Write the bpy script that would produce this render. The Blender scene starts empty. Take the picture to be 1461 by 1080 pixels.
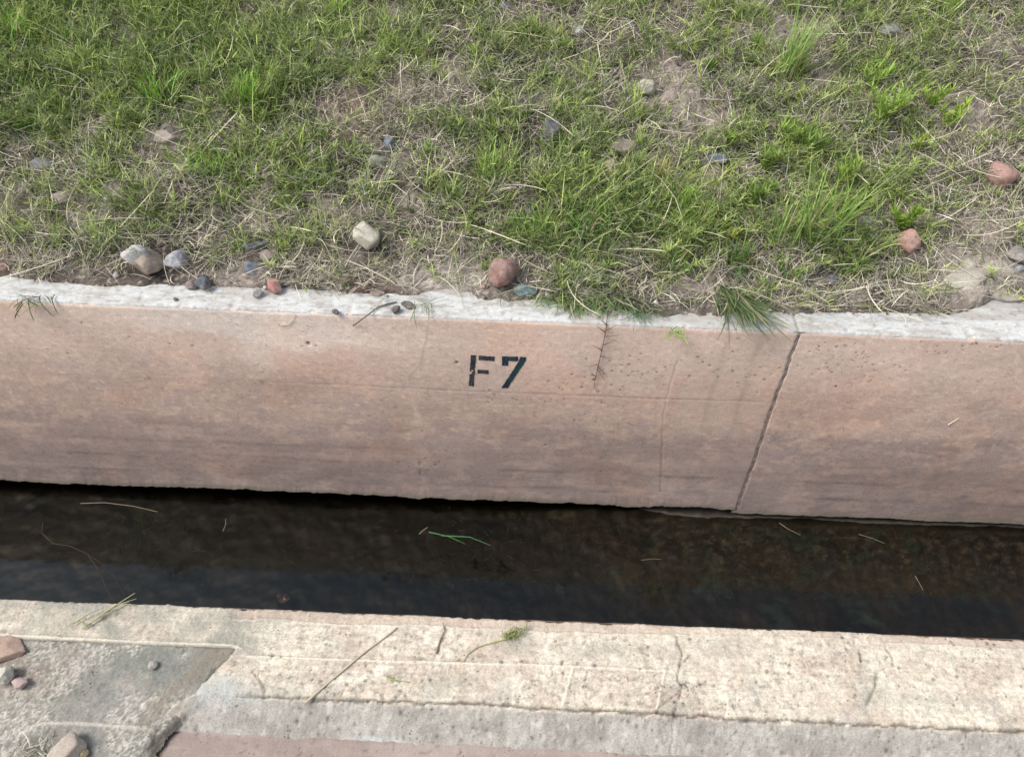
import bpy, math, random
import numpy as np
from mathutils import Vector, Matrix, noise as mnoise

# ------------------------------------------------------------------ camera, light, exposure
W0, H0, F = 1461.0, 1080.0, 1080.0
CAMZ = 1.4
PITCH, ROLL = math.radians(46), math.radians(2.3)
sc = bpy.context.scene
C = sc.collection
fwd = np.array([0, math.cos(PITCH), -math.sin(PITCH)])
u0 = np.array([0, math.sin(PITCH), math.cos(PITCH)])
x0 = np.array([1.0, 0, 0])
RIGHT = x0 * math.cos(ROLL) + u0 * math.sin(ROLL)
UP = u0 * math.cos(ROLL) - x0 * math.sin(ROLL)
cam_d = bpy.data.cameras.new("camera")
cam = bpy.data.objects.new("camera", cam_d)
C.objects.link(cam)
M = Matrix(((RIGHT[0], UP[0], -fwd[0], 0), (RIGHT[1], UP[1], -fwd[1], 0), (RIGHT[2], UP[2], -fwd[2], CAMZ), (0, 0, 0, 1)))
cam.matrix_world = M
cam_d.sensor_width = 36
cam_d.sensor_fit = 'HORIZONTAL'
cam_d.lens = 36 * F / W0
cam_d.clip_start = 0.05
cam_d.clip_end = 500
sc.camera = cam

SUN_EL, SUN_AZ = math.radians(52), math.radians(252)   # azimuth clockwise from +y
world = bpy.data.worlds.new("World")
sc.world = world
world.use_nodes = True
wn = world.node_tree
wn.nodes.clear()
sky = wn.nodes.new('ShaderNodeTexSky')
sky.sky_type = 'NISHITA'
sky.sun_disc = False
sky.sun_elevation = SUN_EL
sky.sun_rotation = SUN_AZ
sky.dust_density = 3.0
hs = wn.nodes.new('ShaderNodeHueSaturation')
hs.inputs['Saturation'].default_value = 0.5
bg = wn.nodes.new('ShaderNodeBackground')
bg.inputs['Strength'].default_value = 0.15
wo = wn.nodes.new('ShaderNodeOutputWorld')
wn.links.new(sky.outputs[0], hs.inputs['Color'])
wn.links.new(hs.outputs[0], bg.inputs['Color'])
wn.links.new(bg.outputs[0], wo.inputs['Surface'])
sl = bpy.data.lights.new("sun", 'SUN')
sl.energy = 1.9
sl.angle = math.radians(24)
sl.color = (1.0, 0.96, 0.91)
so = bpy.data.objects.new("sun", sl)
C.objects.link(so)
sd = Vector((math.sin(SUN_AZ) * math.cos(SUN_EL), math.cos(SUN_AZ) * math.cos(SUN_EL), math.sin(SUN_EL)))
so.rotation_euler = sd.to_track_quat('Z', 'Y').to_euler()
so.location = (0, 0, 6)
sc.view_settings.view_transform = 'Standard'
sc.view_settings.look = 'None'
sc.view_settings.gamma = 1
sc.view_settings.exposure = 0.66

rng = np.random.default_rng(7)
random.seed(7)

# ------------------------------------------------------------------ noise
_P = np.random.default_rng(1234).permutation(4096)
_G = np.random.default_rng(99).uniform(0, 2 * np.pi, 4096)
_GX, _GY = np.cos(_G), np.sin(_G)


def pn(x, y, s=0):
    x = np.asarray(x, float) + s * 17.31
    y = np.asarray(y, float) + s * 5.77
    xi = np.floor(x).astype(int); yi = np.floor(y).astype(int)
    fx = x - xi; fy = y - yi
    u = fx * fx * fx * (fx * (fx * 6 - 15) + 10); v = fy * fy * fy * (fy * (fy * 6 - 15) + 10)

    def g(a, b, dx, dy):
        h = _P[(_P[(a + s * 31) & 4095] + b) & 4095]
        return _GX[h] * dx + _GY[h] * dy
    a = g(xi, yi, fx, fy); b = g(xi + 1, yi, fx - 1, fy)
    c = g(xi, yi + 1, fx, fy - 1); d = g(xi + 1, yi + 1, fx - 1, fy - 1)
    return (a + u * (b - a) + v * ((c + u * (d - c)) - (a + u * (b - a)))) * 1.5


def fbm(x, y, o=4, s=0, gain=0.5):
    t = 0; a = 1; n = 0; f = 1
    for i in range(o):
        t = t + a * pn(x * f, y * f, s + i); n += a; a *= gain; f *= 2.03
    return t / n * 1.3


def ss(a, b, x):
    t = np.clip((x - a) / (b - a), 0, 1)
    return t * t * (3 - 2 * t)


def mix(a, b, t):
    a = np.asarray(a, float); b = np.asarray(b, float); t = np.asarray(t, float)
    return a + (b - a) * t[..., None]


def srgb(r, g, b):
    c = np.array([r, g, b]) / 255.0
    return np.where(c <= 0.04045, c / 12.92, ((c + 0.055) / 1.055) ** 2.4)


# ------------------------------------------------------------------ geometry of the place
HW = 0.683                       # height of lining above the water
COT = 0.1835
YF = 1.574                       # far lip front edge
YB = 1.662                       # far lip back edge
WZ = -0.716                      # water level


def ray(px, py):
    return RIGHT * ((px - W0 / 2) / F) - UP * ((py - H0 / 2) / F) + fwd


def Uz(px, py, z=0.0):
    d = ray(px, py); t = (z - CAMZ) / d[2]
    return np.array([d[0] * t, d[1] * t, z])


def Uwall(px, py):
    d = ray(px, py)
    # y = YF + z*COT
    t = (YF + CAMZ * COT) / (d[1] - d[2] * COT)
    return np.array([d[0] * t, d[1] * t, CAMZ + d[2] * t])


def project(P):
    P = np.asarray(P, float)
    q = P - np.array([0, 0, CAMZ])
    dep = q @ fwd
    return W0 / 2 + F * (q @ RIGHT) / dep, H0 / 2 - F * (q @ UP) / dep, dep


def lin(p, q, Uf=Uz):
    a = Uf(*p); b = Uf(*q)
    m = (b[1] - a[1]) / (b[0] - a[0])
    return lambda x: a[1] + (x - a[0]) * m


y_lip = lin((0, 430), (1461, 487))
y_back = lin((0, 402), (1461, 456))


def yf(x): return YF + np.clip(x, -3, 3) * 0.0


def bank_z(x, y):
    t = np.maximum(y - YB, 0)
    base = 0.30 * t - 0.03 * ss(0, .12, t) * (1 - ss(.1, .5, t)) * 0.5
    n = 0.020 * fbm(x * 2.2, y * 2.2, 3, 3) + 0.012 * fbm(x * 9, y * 9, 3, 8)
    near = ss(0.0, 0.06, y - YB)
    lumps = 0.022 * ss(.1, .6, fbm(x * 5, y * 5, 2, 12)) * near
    far = np.maximum(y - 5, 0)
    return base + (n + lumps) * (0.25 + 0.75 * near) + 0.004 * ss(-.02, .02, fbm(x * 14, y * 14, 2, 15)) - far * 0.22 - 0.002


def Ubank(px, py):
    d = ray(px, py)
    t = 1.2
    for i in range(600):
        p = np.array([0, 0, CAMZ]) + d * t
        z = 0.0 if p[1] < YB else float(bank_z(p[0], p[1]))
        if p[2] <= z:
            return p
        t += 0.006
    return p


def edge_e(x):
    e = .022 * fbm(x * 3.5, x * 0, 4, 5) + .006 * fbm(x * 25, x * 0, 3, 6) - .010
    for cx, w, a in EDGE:
        e = e + a * np.exp(-((x - cx) / w) ** 2)
    return e


EDGE = [(Uz(cx, 440)[0], w * .0019, a) for cx, w, a in ((640, 40, .040), (1450, 75, .105), (300, 120, .012), (930, 60, -.038), (850, 40, -.025), (1012, 40, -.045), (80, 60, -.008))]


def seg_dist(X, Y, pts):
    D = np.full(np.shape(X), 9.0)
    for a, b in zip(pts[:-1], pts[1:]):
        ax, ay = a; bx, by = b
        dx, dy = bx - ax, by - ay
        L = dx * dx + dy * dy + 1e-12
        t = np.clip(((X - ax) * dx + (Y - ay) * dy) / L, 0, 1)
        D = np.minimum(D, np.hypot(X - ax - t * dx, Y - ay - t * dy))
    return D


# ------------------------------------------------------------------ object helpers
def setp(o, label=None, cat=None, group=None, kind=None):
    if label: o['label'] = label
    if cat: o['category'] = cat
    if group: o['group'] = group
    if kind: o['kind'] = kind
    return o


def empty(name, loc, label, cat, group=None):
    o = bpy.data.objects.new(name, None)
    C.objects.link(o)
    o.location = loc
    o.empty_display_size = 0.05
    return setp(o, label, cat, group)


def mesh_np(name, V, Q, mat, col=None, parent=None, smooth=True):
    """V (n,3); Q (m,4) or (m,3)"""
    V = np.asarray(V, np.float32); Q = np.asarray(Q, np.int32)
    me = bpy.data.meshes.new(name)
    me.vertices.add(len(V)); me.vertices.foreach_set('co', V.ravel())
    k = Q.shape[1]
    me.loops.add(Q.size); me.loops.foreach_set('vertex_index', Q.ravel())
    me.polygons.add(len(Q)); me.polygons.foreach_set('loop_start', np.arange(0, Q.size, k, dtype=np.int32))
    me.update(calc_edges=True)
    me.validate()
    if smooth:
        me.polygons.foreach_set('use_smooth', np.ones(len(me.polygons), bool))
    if col is not None:
        a = me.color_attributes.new('Col', 'FLOAT_COLOR', 'POINT')
        c = np.ones((len(V), 4), np.float32); c[:, :3] = np.clip(col.reshape(-1, 3), 0, 1)
        a.data.foreach_set('color', c.ravel())
    me.materials.append(mat)
    o = bpy.data.objects.new(name, me)
    C.objects.link(o)
    if parent is not None:
        o.parent = parent
        o.matrix_parent_inverse = Matrix.Translation(parent.location).inverted()
    return o


def grid(name, X, Y, Z, mat, col=None, parent=None, flip=False, keep=None):
    n, m = X.shape
    V = np.stack([X, Y, Z], -1).reshape(-1, 3)
    idx = np.arange(n * m).reshape(n, m)
    a, b, c, d = idx[:-1, :-1], idx[:-1, 1:], idx[1:, 1:], idx[1:, :-1]
    Q = np.stack([a, d, c, b] if not flip else [a, b, c, d], -1)
    if keep is not None:
        Q = Q[keep[:-1, :-1] & keep[1:, 1:] & keep[:-1, 1:] & keep[1:, :-1]]
        used = np.unique(Q)
        re = np.full(n * m, -1); re[used] = np.arange(len(used))
        Q = re[Q]; V = V[used]
        if col is not None: col = col.reshape(-1, 3)[used]
    return mesh_np(name, V, Q.reshape(-1, 4), mat, col, parent)


def xs_nonuni(a, b, step, far=8.0):
    core = np.arange(a, b + step / 2, step)
    ext = np.concatenate([np.arange(.008, 1.2, .010), [1.3, 1.5, 1.8, 2.2, 3.0, 4.0, 5.5, 7.0]])
    ext = ext[ext < far]
    return np.concatenate([(a - ext)[::-1], core, b + ext])


# ------------------------------------------------------------------ materials
def new_mat(name):
    m = bpy.data.materials.new(name)
    m.use_nodes = True
    nt = m.node_tree
    nt.nodes.clear()
    out = nt.nodes.new('ShaderNodeOutputMaterial')
    return m, nt, out


def N(nt, t, **kw):
    n = nt.nodes.new(t)
    for k, v in kw.items():
        if k.startswith('i_'):
            n.inputs[k[2:].replace('_', ' ')].default_value = v
        else:
            setattr(n, k, v)
    return n


def mat_vcol(name, fine=260, fine_amt=0.35, rough=0.92, bump=0.6, bdist=0.0015, specks=0.0, bscale=180, spec=0.25, sp_scale=120):
    """albedo in a colour attribute, grain and pits added procedurally"""
    m, nt, out = new_mat(name)
    L = nt.links.new
    at = N(nt, 'ShaderNodeAttribute', attribute_name='Col')
    tc = N(nt, 'ShaderNodeTexCoord')
    n1 = N(nt, 'ShaderNodeTexNoise', i_Scale=fine, i_Detail=4, i_Roughness=0.7)
    L(tc.outputs['Object'], n1.inputs['Vector'])
    mr = N(nt, 'ShaderNodeMapRange')
    mr.inputs['From Min'].default_value = 0.3; mr.inputs['From Max'].default_value = 0.7
    mr.inputs['To Min'].default_value = 1 - fine_amt; mr.inputs['To Max'].default_value = 1 + fine_amt
    L(n1.outputs[0], mr.inputs[0])
    mul = N(nt, 'ShaderNodeVectorMath', operation='SCALE')
    L(at.outputs['Color'], mul.inputs[0]); L(mr.outputs[0], mul.inputs['Scale'])
    src = mul.outputs[0]
    if specks > 0:
        v = N(nt, 'ShaderNodeTexVoronoi', i_Scale=sp_scale)
        L(tc.outputs['Object'], v.inputs['Vector'])
        n3 = N(nt, 'ShaderNodeTexNoise', i_Scale=22, i_Detail=3)
        L(tc.outputs['Object'], n3.inputs['Vector'])
        m3 = N(nt, 'ShaderNodeMapRange')
        m3.inputs['From Min'].default_value = 0.48; m3.inputs['From Max'].default_value = 0.75
        m3.inputs['To Min'].default_value = 0.0; m3.inputs['To Max'].default_value = 0.32
        L(n3.outputs[0], m3.inputs[0])
        lt = N(nt, 'ShaderNodeMath', operation='LESS_THAN')
        L(v.outputs['Distance'], lt.inputs[0]); L(m3.outputs[0], lt.inputs[1])
        mm = N(nt, 'ShaderNodeMath', operation='MULTIPLY'); mm.inputs[1].default_value = specks
        L(lt.outputs[0], mm.inputs[0])
        inv = N(nt, 'ShaderNodeMath', operation='SUBTRACT'); inv.inputs[0].default_value = 1.0
        L(mm.outputs[0], inv.inputs[1])
        mul2 = N(nt, 'ShaderNodeVectorMath', operation='SCALE')
        L(src, mul2.inputs[0]); L(inv.outputs[0], mul2.inputs['Scale'])
        src = mul2.outputs[0]
    bs = N(nt, 'ShaderNodeBsdfPrincipled', i_Roughness=rough)
    bs.inputs['Specular IOR Level'].default_value = spec
    L(src, bs.inputs['Base Color'])
    n2 = N(nt, 'ShaderNodeTexNoise', i_Scale=bscale, i_Detail=5, i_Roughness=0.65)
    L(tc.outputs['Object'], n2.inputs['Vector'])
    bp = N(nt, 'ShaderNodeBump', i_Strength=bump, i_Distance=bdist)
    L(n2.outputs[0], bp.inputs['Height'])
    L(bp.outputs[0], bs.inputs['Normal'])
    L(bs.outputs[0], out.inputs[0])
    return m


def mat_blade(name, transl=0.3, rough=0.55):
    m, nt, out = new_mat(name)
    L = nt.links.new
    at = N(nt, 'ShaderNodeAttribute', attribute_name='Col')
    bs = N(nt, 'ShaderNodeBsdfPrincipled', i_Roughness=rough)
    bs.inputs['Specular IOR Level'].default_value = 0.3
    tr = N(nt, 'ShaderNodeBsdfTranslucent')
    mx = N(nt, 'ShaderNodeMixShader'); mx.inputs[0].default_value = transl
    L(at.outputs['Color'], bs.inputs['Base Color']); L(at.outputs['Color'], tr.inputs['Color'])
    L(bs.outputs[0], mx.inputs[1]); L(tr.outputs[0], mx.inputs[2]); L(mx.outputs[0], out.inputs[0])
    return m


def mat_stone(name, c1, c2, scale=60, amt=0.5, rough=0.75):
    m, nt, out = new_mat(name)
    L = nt.links.new
    tc = N(nt, 'ShaderNodeTexCoord')
    n1 = N(nt, 'ShaderNodeTexNoise', i_Scale=scale, i_Detail=6, i_Roughness=0.75)
    L(tc.outputs['Object'], n1.inputs['Vector'])
    cr = N(nt, 'ShaderNodeValToRGB')
    cr.color_ramp.elements[0].position = 0.5 - 0.22 * amt; cr.color_ramp.elements[0].color = (*c2, 1)
    cr.color_ramp.elements[1].position = 0.5 + 0.2 * amt; cr.color_ramp.elements[1].color = (*c1, 1)
    L(n1.outputs[0], cr.inputs[0])
    n3 = N(nt, 'ShaderNodeTexNoise', i_Scale=scale * 7, i_Detail=3)
    L(tc.outputs['Object'], n3.inputs['Vector'])
    mr = N(nt, 'ShaderNodeMapRange')
    mr.inputs['From Min'].default_value = 0.3; mr.inputs['From Max'].default_value = 0.7
    mr.inputs['To Min'].default_value = 0.72; mr.inputs['To Max'].default_value = 1.2
    L(n3.outputs[0], mr.inputs[0])
    nd = N(nt, 'ShaderNodeTexNoise', i_Scale=45, i_Detail=5, i_Roughness=0.7)
    L(tc.outputs['Object'], nd.inputs['Vector'])
    md = N(nt, 'ShaderNodeMapRange'); md.inputs['From Min'].default_value = 0.42; md.inputs['From Max'].default_value = 0.68; md.inputs['To Max'].default_value = 0.6
    L(nd.outputs[0], md.inputs[0])
    dm = N(nt, 'ShaderNodeMixRGB'); dm.inputs[2].default_value = (.33, .28, .235, 1)
    L(md.outputs[0], dm.inputs[0]); L(cr.outputs[0], dm.inputs[1])
    mul = N(nt, 'ShaderNodeVectorMath', operation='SCALE')
    L(dm.outputs[0], mul.inputs[0]); L(mr.outputs[0], mul.inputs['Scale'])
    bs = N(nt, 'ShaderNodeBsdfPrincipled', i_Roughness=rough)
    bs.inputs['Specular IOR Level'].default_value = 0.3
    L(mul.outputs[0], bs.inputs['Base Color'])
    bp = N(nt, 'ShaderNodeBump', i_Strength=0.5, i_Distance=0.001)
    L(n3.outputs[0], bp.inputs['Height']); L(bp.outputs[0], bs.inputs['Normal'])
    L(bs.outputs[0], out.inputs[0])
    return m


M_WALL = mat_vcol('lining_concrete', fine=260, fine_amt=0.17, bump=0.45, bdist=0.0010, specks=0.25, bscale=160, sp_scale=90)
M_WHITE = mat_vcol('limewashed_concrete', fine=300, fine_amt=0.18, bump=0.4, bdist=0.001, specks=0.35, bscale=140)
M_SLAB = mat_vcol('slab_concrete', fine=280, fine_amt=0.24, bump=0.8, bdist=0.0022, specks=0.5, bscale=150)
M_LEDGE = mat_vcol('ledge_concrete', fine=300, fine_amt=0.16, bump=0.4, bdist=0.001, specks=0.5, bscale=200)
M_SOIL = mat_vcol('soil', fine=120, fine_amt=0.4, bump=1.0, bdist=0.004, bscale=110, rough=1.0, spec=0.1)
M_MUD = mat_vcol('wet_mud', fine=160, fine_amt=0.45, bump=0.5, bdist=0.0015, bscale=90, rough=0.5, spec=0.4)
M_PAINT = mat_vcol('stencil_paint', fine=420, fine_amt=0.5, bump=0.5, bdist=0.001, bscale=200, rough=0.8)
M_BLADE = mat_blade('grass_blade', 0.32)
M_DRY = mat_blade('dry_grass', 0.15, 0.8)
M_TWIG = mat_blade('twig_bark', 0.0, 0.9)

# water
M_WATER, nt, out = new_mat('still_water')
fr = N(nt, 'ShaderNodeFresnel', i_IOR=1.40)
tp = N(nt, 'ShaderNodeBsdfTransparent'); tp.inputs[0].default_value = (0.56, 0.52, 0.44, 1)
gl = N(nt, 'ShaderNodeBsdfGlossy', i_Roughness=0.02); gl.inputs[0].default_value = (0.74, 0.92, 1.0, 1)
mx = N(nt, 'ShaderNodeMixShader')
tcw = N(nt, 'ShaderNodeTexCoord')
nw = N(nt, 'ShaderNodeTexNoise', i_Scale=20, i_Detail=3)
bpw = N(nt, 'ShaderNodeBump', i_Strength=0.2, i_Distance=0.0026)
nt.links.new(tcw.outputs['Object'], nw.inputs['Vector'])
nt.links.new(nw.outputs[0], bpw.inputs['Height'])
nt.links.new(bpw.outputs[0], gl.inputs['Normal'])
nt.links.new(fr.outputs[0], mx.inputs[0]); nt.links.new(tp.outputs[0], mx.inputs[1]); nt.links.new(gl.outputs[0], mx.inputs[2])
nt.links.new(mx.outputs[0], out.inputs[0])

# ------------------------------------------------------------------ FAR WALL
CS = math.sqrt(1 + COT * COT)
wall = empty('ditch_wall', (0, YF + .04, 0), 'pinkish concrete ditch wall below the grass bank, stencilled F7, with a whitewashed top edge', 'wall')
jt = [Uwall(1140, 478), Uwall(1110, 560), Uwall(1075, 660), Uwall(1047, 737)]


def xjoint(z):
    zz = np.array([p[2] for p in jt][::-1]); xx = np.array([p[0] for p in jt][::-1])
    return np.interp(z, zz, xx) + 0.0035 * fbm(z * 12, z * 0 + 3, 2, 4) + 0.002 * fbm(z * 50, z * 0, 3, 5)


def wall_off(x, z):
    """outward relief of the wall face (towards -y)"""
    r = 0.0032 * fbm(x * 2.0, z * 3.5, 2, 21) + 0.00045 * fbm(x * 40, z * 45, 3, 25)
    r = r + 0.006 * np.exp(-((z + HW) / .10) ** 2)     # toe swells a little
    return r


def wall_y(x, z):
    return YF + z * COT - wall_off(x, z)


def wpts(pts):
    return [(Uwall(*p)[0], Uwall(*p)[2]) for p in pts]


def wall_col(X, Z, right):
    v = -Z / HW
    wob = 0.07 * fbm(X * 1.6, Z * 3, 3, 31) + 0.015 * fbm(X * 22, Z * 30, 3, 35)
    top = np.array([.48, .375, .31]); mid = np.array([.375, .288, .240]); low = np.array([.235, .190, .176]); base = np.array([.25, .215, .19])  # low: damp silt stain, with some shade of the deep ditch painted in
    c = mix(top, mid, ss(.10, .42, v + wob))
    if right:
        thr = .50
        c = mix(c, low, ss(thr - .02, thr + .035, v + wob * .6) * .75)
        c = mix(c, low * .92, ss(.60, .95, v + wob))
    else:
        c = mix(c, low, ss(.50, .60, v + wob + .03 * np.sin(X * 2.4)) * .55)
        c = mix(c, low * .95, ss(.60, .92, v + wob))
    bl = ss(-.05, .35, fbm(X * 9, Z * 16, 5, 97, .65)); c = mix(c, (.47, .355, .28), bl * .52 * (1 - .55 * ss(.55, .8, v)))
    bl = ss(.0, .4, fbm(X * 7 + 5, Z * 15, 5, 99, .65)); c = mix(c, (.30, .245, .225), bl * .42 * ss(.1, .4, v))
    # pale chalky patch under the lip, left of the letters
    pt = ss(.05, .45, fbm(X * 1.8 + 2, Z * 4, 3, 41) + .62 - 3.0 * v) * ss(-1.5, -.8, X) * (1 - ss(-.75, -.1, X))
    c = mix(c, (.56, .50, .44), pt * .8)
    # speckled pale flecks
    fl = ss(.30, .55, fbm(X * 26, Z * 48, 3, 51)) * ss(.12, .25, v) * (1 - ss(.5, .7, v))
    c = mix(c, (.50, .39, .30), fl * .42)
    # horizontal mauve streaks / tide lines
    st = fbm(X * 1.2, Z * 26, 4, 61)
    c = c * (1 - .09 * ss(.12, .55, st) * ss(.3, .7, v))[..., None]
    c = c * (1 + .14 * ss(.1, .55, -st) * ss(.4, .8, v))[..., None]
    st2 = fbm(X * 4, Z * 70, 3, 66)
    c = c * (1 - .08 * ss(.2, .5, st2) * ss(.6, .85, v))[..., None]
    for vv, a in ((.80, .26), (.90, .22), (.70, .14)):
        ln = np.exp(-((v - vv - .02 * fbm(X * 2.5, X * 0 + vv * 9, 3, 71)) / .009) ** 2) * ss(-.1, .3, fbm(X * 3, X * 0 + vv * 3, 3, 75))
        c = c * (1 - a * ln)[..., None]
    # large blotches
    c = c * (1 + .10 * fbm(X * 5, Z * 7, 4, 81))[..., None]
    c = mix(c, c * np.array([1.04, .98, .94]), ss(.0, .5, fbm(X * 3.2, Z * 4, 3, 85)))
    c = c * (1 + .09 * fbm(X * 38, Z * 60, 5, 88, .7))[..., None]
    fl2 = ss(.18, .42, fbm(X * 45, Z * 80, 3, 89)); c = mix(c, c * 1.25, fl2 * .5 * (1 - ss(.45, .8, v)))
    fl3 = ss(.2, .45, fbm(X * 50, Z * 110, 3, 90)); c = c * (1 - .12 * fl3)[..., None]
    # foot: grey-green crust
    c = mix(c, (.17, .155, .12), ss(.965, .99, v + wob * .2) * .8)
    # small pits in clusters
    for i in range(420):
        qx = rng.uniform(-1.5, 1.5); qz = -rng.uniform(.02, .66); r = rng.lognormal(math.log(.0020), .4)
        a_, b_ = np.searchsorted(X[:, 0], [qx - .015, qx + .015])
        if b_ - a_ < 2: continue
        kk = slice(a_, b_)
        c[kk] *= (1 - rng.uniform(.2, .6) * np.exp(-(np.hypot(X[kk] - qx, (Z[kk] - qz) * rng.uniform(.9, 1.8)) / r) ** 2))[..., None]
    c = c * (1 + .10 * fbm(X * 2.2, Z * 3, 3, 95))[..., None]
    g_ = c.mean(-1, keepdims=True); c = c * .95 + g_ * .05
    return np.clip(c * np.array([1.12, 1.09, 1.07]), 0, .8)


def build_panel(name, a, b, right):
    xs = xs_nonuni(a, b, 0.0035, 9)
    if right: xs = xs[xs >= a - 1e-9]
    else: xs = xs[xs <= b + 1e-9]
    zs = np.concatenate([np.linspace(0.0, -0.012, 4), np.arange(-0.016, -HW - 0.0001, -0.0035), [-HW]])
    nz = len(zs)
    X, Z = np.meshgrid(xs, zs, indexing='ij')
    # fit one side to the joint
    xj = xjoint(Z)
    t = np.clip(1 - np.abs(X - (a if right else b)) / .35, 0, 1)
    gap = .0022 + .0016 * fbm(Z * 40, Z * 0, 3, 7)
    if right: X = X + t * (xj + gap - a)
    else: X = X + t * (xj - gap - b)
    # ragged foot
    foot = 0.010 * fbm(X * 3, X * 0, 3, 14) + .009 * fbm(X * 16, X * 0, 4, 17) + .003 * pn(X * 90, X * 0, 19) + (.004 if right else .009)
    if right: foot = foot * .6 - .010
    k = ss(.9, 1.0, -Z / HW)
    Zd = Z + foot * k
    Y = wall_y(X, Z)
    # rounded arrises at joint and lip
    dj = np.abs(X - xj)
    Y = Y + .005 * np.clip(1 - (dj - .002) / .006, 0, 1) ** 2
    Y = Y + .006 * np.clip(1 + Z / .010, 0, 1) ** 2 
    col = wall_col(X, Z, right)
    u = X
    # fine line seam running along the wall (left panel)
    if not right:
        p = wpts([(0, 531), (300, 541), (480, 549), (720, 560), (900, 567), (1092, 574)])
        d = seg_dist(X + .0, Z + .0015 * pn(X * 9, X * 0, 2), p)
        m = np.exp(-(d / .0022) ** 2) * ss(-1.1, -.2, X)
        Y = Y + .0012 * m; col = col * (1 - .22 * m * (.6 + .4 * pn(X * 30, X * 0, 6)))[..., None]
        d0 = np.where(Z < np.interp(X, [q[0] for q in p], [q[1] for q in p]), 1., 0.)
        col = col * (1 - .05 * d0 * np.exp(-d / .03))[..., None]
        # crack with pale mineral run at px 600
        wx = .004 * fbm(Z * 25, X * 5, 3, 41)
        d = seg_dist(X + wx, Z, wpts([(612, 462), (604, 500), (600, 520), (583, 540), (584, 552)]))
        m = np.exp(-(d / .002) ** 2); col = col * (1 - .3 * m)[..., None]
        d = seg_dist(X + wx, Z, wpts([(582, 545), (590, 580), (598, 598)]))
        m = np.exp(-(d / .007) ** 2); col = mix(col, (.50, .40, .31), m * .6)
        d = seg_dist(X + wx * 2, Z, wpts([(605, 455), (600, 560), (606, 640), (612, 700)]))
        m = np.exp(-(d / .022) ** 2) * ss(-.3, .5, fbm(X * 12, Z * 12, 3, 46)); col = mix(col, col * 1.22, m * .55)
        d = seg_dist(X + wx, Z, wpts([(600, 655), (598, 690)]))
        m = np.exp(-(d / .006) ** 2); col = col * (1 - .35 * m * ss(-.2, .3, pn(X * 60, Z * 60, 3)))[..., None]
        # streaks at px 975 -> 945
        d = seg_dist(X + wx * .6, Z, wpts([(978, 490), (962, 530), (948, 575), (942, 605)]))
        m = np.exp(-(d / .010) ** 2); col = mix(col, (.53, .42, .33), m * .6)
        d = seg_dist(X + wx * .6, Z, wpts([(968, 510), (955, 550), (946, 590), (942, 700)]))
        m = np.exp(-(d / .0022) ** 2); col = col * (1 - .25 * m)[..., None]; Y = Y + .001 * m
        m = ss(0, .03, X - np.interp(Z, [q[1] for q in wpts([(940, 650), (985, 480)])], [q[0] for q in wpts([(940, 650), (985, 480)])])) * (1 - ss(.06, .16, -Z - .30))
        col = mix(col, (.50, .40, .32), m * .35 * ss(-.5, .3, fbm(X * 8, Z * 5, 3, 49)))
        for px in (1015, 1060):
            d = seg_dist(X + wx, Z, wpts([(px + 25, 482), (px, 560), (px - 12, 600)]))
            m = np.exp(-(d / .009) ** 2); col = col * (1 - .13 * m)[..., None]
        # pits below the letters and at other spots
        for (cx, cy, n, r) in ((708, 567, 9, 22), (860, 545, 26, 40), (905, 520, 16, 40), (800, 580, 10, 40), (440, 490, 2, 6), (600, 660, 8, 14), (180, 480, 5, 60), (1000, 520, 14, 40), (330, 480, 5, 80), (850, 640, 5, 50), (1070, 540, 14, 22)):
            for i in range(n):
                q = Uwall(cx + rng.normal() * r, cy + rng.normal() * r * .35)
                d = np.hypot(X - q[0] + .002 * pn(X * 200, Z * 200, 1), (Z - q[2]) * 1.4)
                rr = rng.uniform(.0018, .0042)
                m = np.exp(-(d / rr) ** 4)
                col = col * (1 - .62 * m)[..., None]; Y = Y + .002 * m
        for (cx, cy, rr) in ((652, 517, .0045), (440, 490, .006), (848, 542, .004)):
            q = Uwall(cx, cy); d = np.hypot(X - q[0], Z - q[2]); m = np.exp(-(d / rr) ** 4); col = col * (1 - .7 * m)[..., None]; Y = Y + .004 * m
    else:
        for (cx, cy, n, r) in ((1215, 520, 40, 30), (1180, 500, 20, 25), (1350, 495, 8, 20), (1400, 492, 14, 16), (1250, 560, 10, 50)):
            for i in range(n):
                q = Uwall(cx + rng.normal() * r, cy + rng.normal() * r * .35)
                d = np.hypot(X - q[0] + .002 * pn(X * 200, Z * 200, 1), (Z - q[2]) * 1.4)
                m = np.exp(-(d / rng.uniform(.0016, .0036)) ** 4)
                col = col * (1 - .6 * m)[..., None]; Y = Y + .002 * m
        # diagonal trowel sweeps
        sw = fbm((X * .8 + Z * 1.6) * 3, (Z - X * .35) * 22, 3, 57)
        col = col * (1 + .10 * sw)[..., None]
    dj2 = np.abs(X - xjoint(Z))
    col = col * (1 - .22 * np.exp(-(dj2 / .009) ** 2) * (.6 + .6 * fbm(X * 60, Z * 25, 3, 58)))[..., None]
    # close the foot: turn back under the wall
    Yb = np.stack([Y[:, -1] + .012, Y[:, -1] + .09], 1)
    Zb = np.stack([Zd[:, -1] - .010, Zd[:, -1] + .002], 1)
    Xb = np.stack([X[:, -1]] * 2, 1)
    cb = np.stack([np.tile([.13, .12, .085], (len(xs), 1)), np.tile([.06, .05, .04], (len(xs), 1))], 1)  # underside darkens towards the back, undercut shadow put into the colour
    X = np.concatenate([X, Xb], 1); Y = np.concatenate([Y, Yb], 1); Zd = np.concatenate([Zd, Zb], 1); col = np.concatenate([col, cb], 1)
    return grid(name, X, Y, Zd, M_WALL, col, wall, flip=True)


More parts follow.
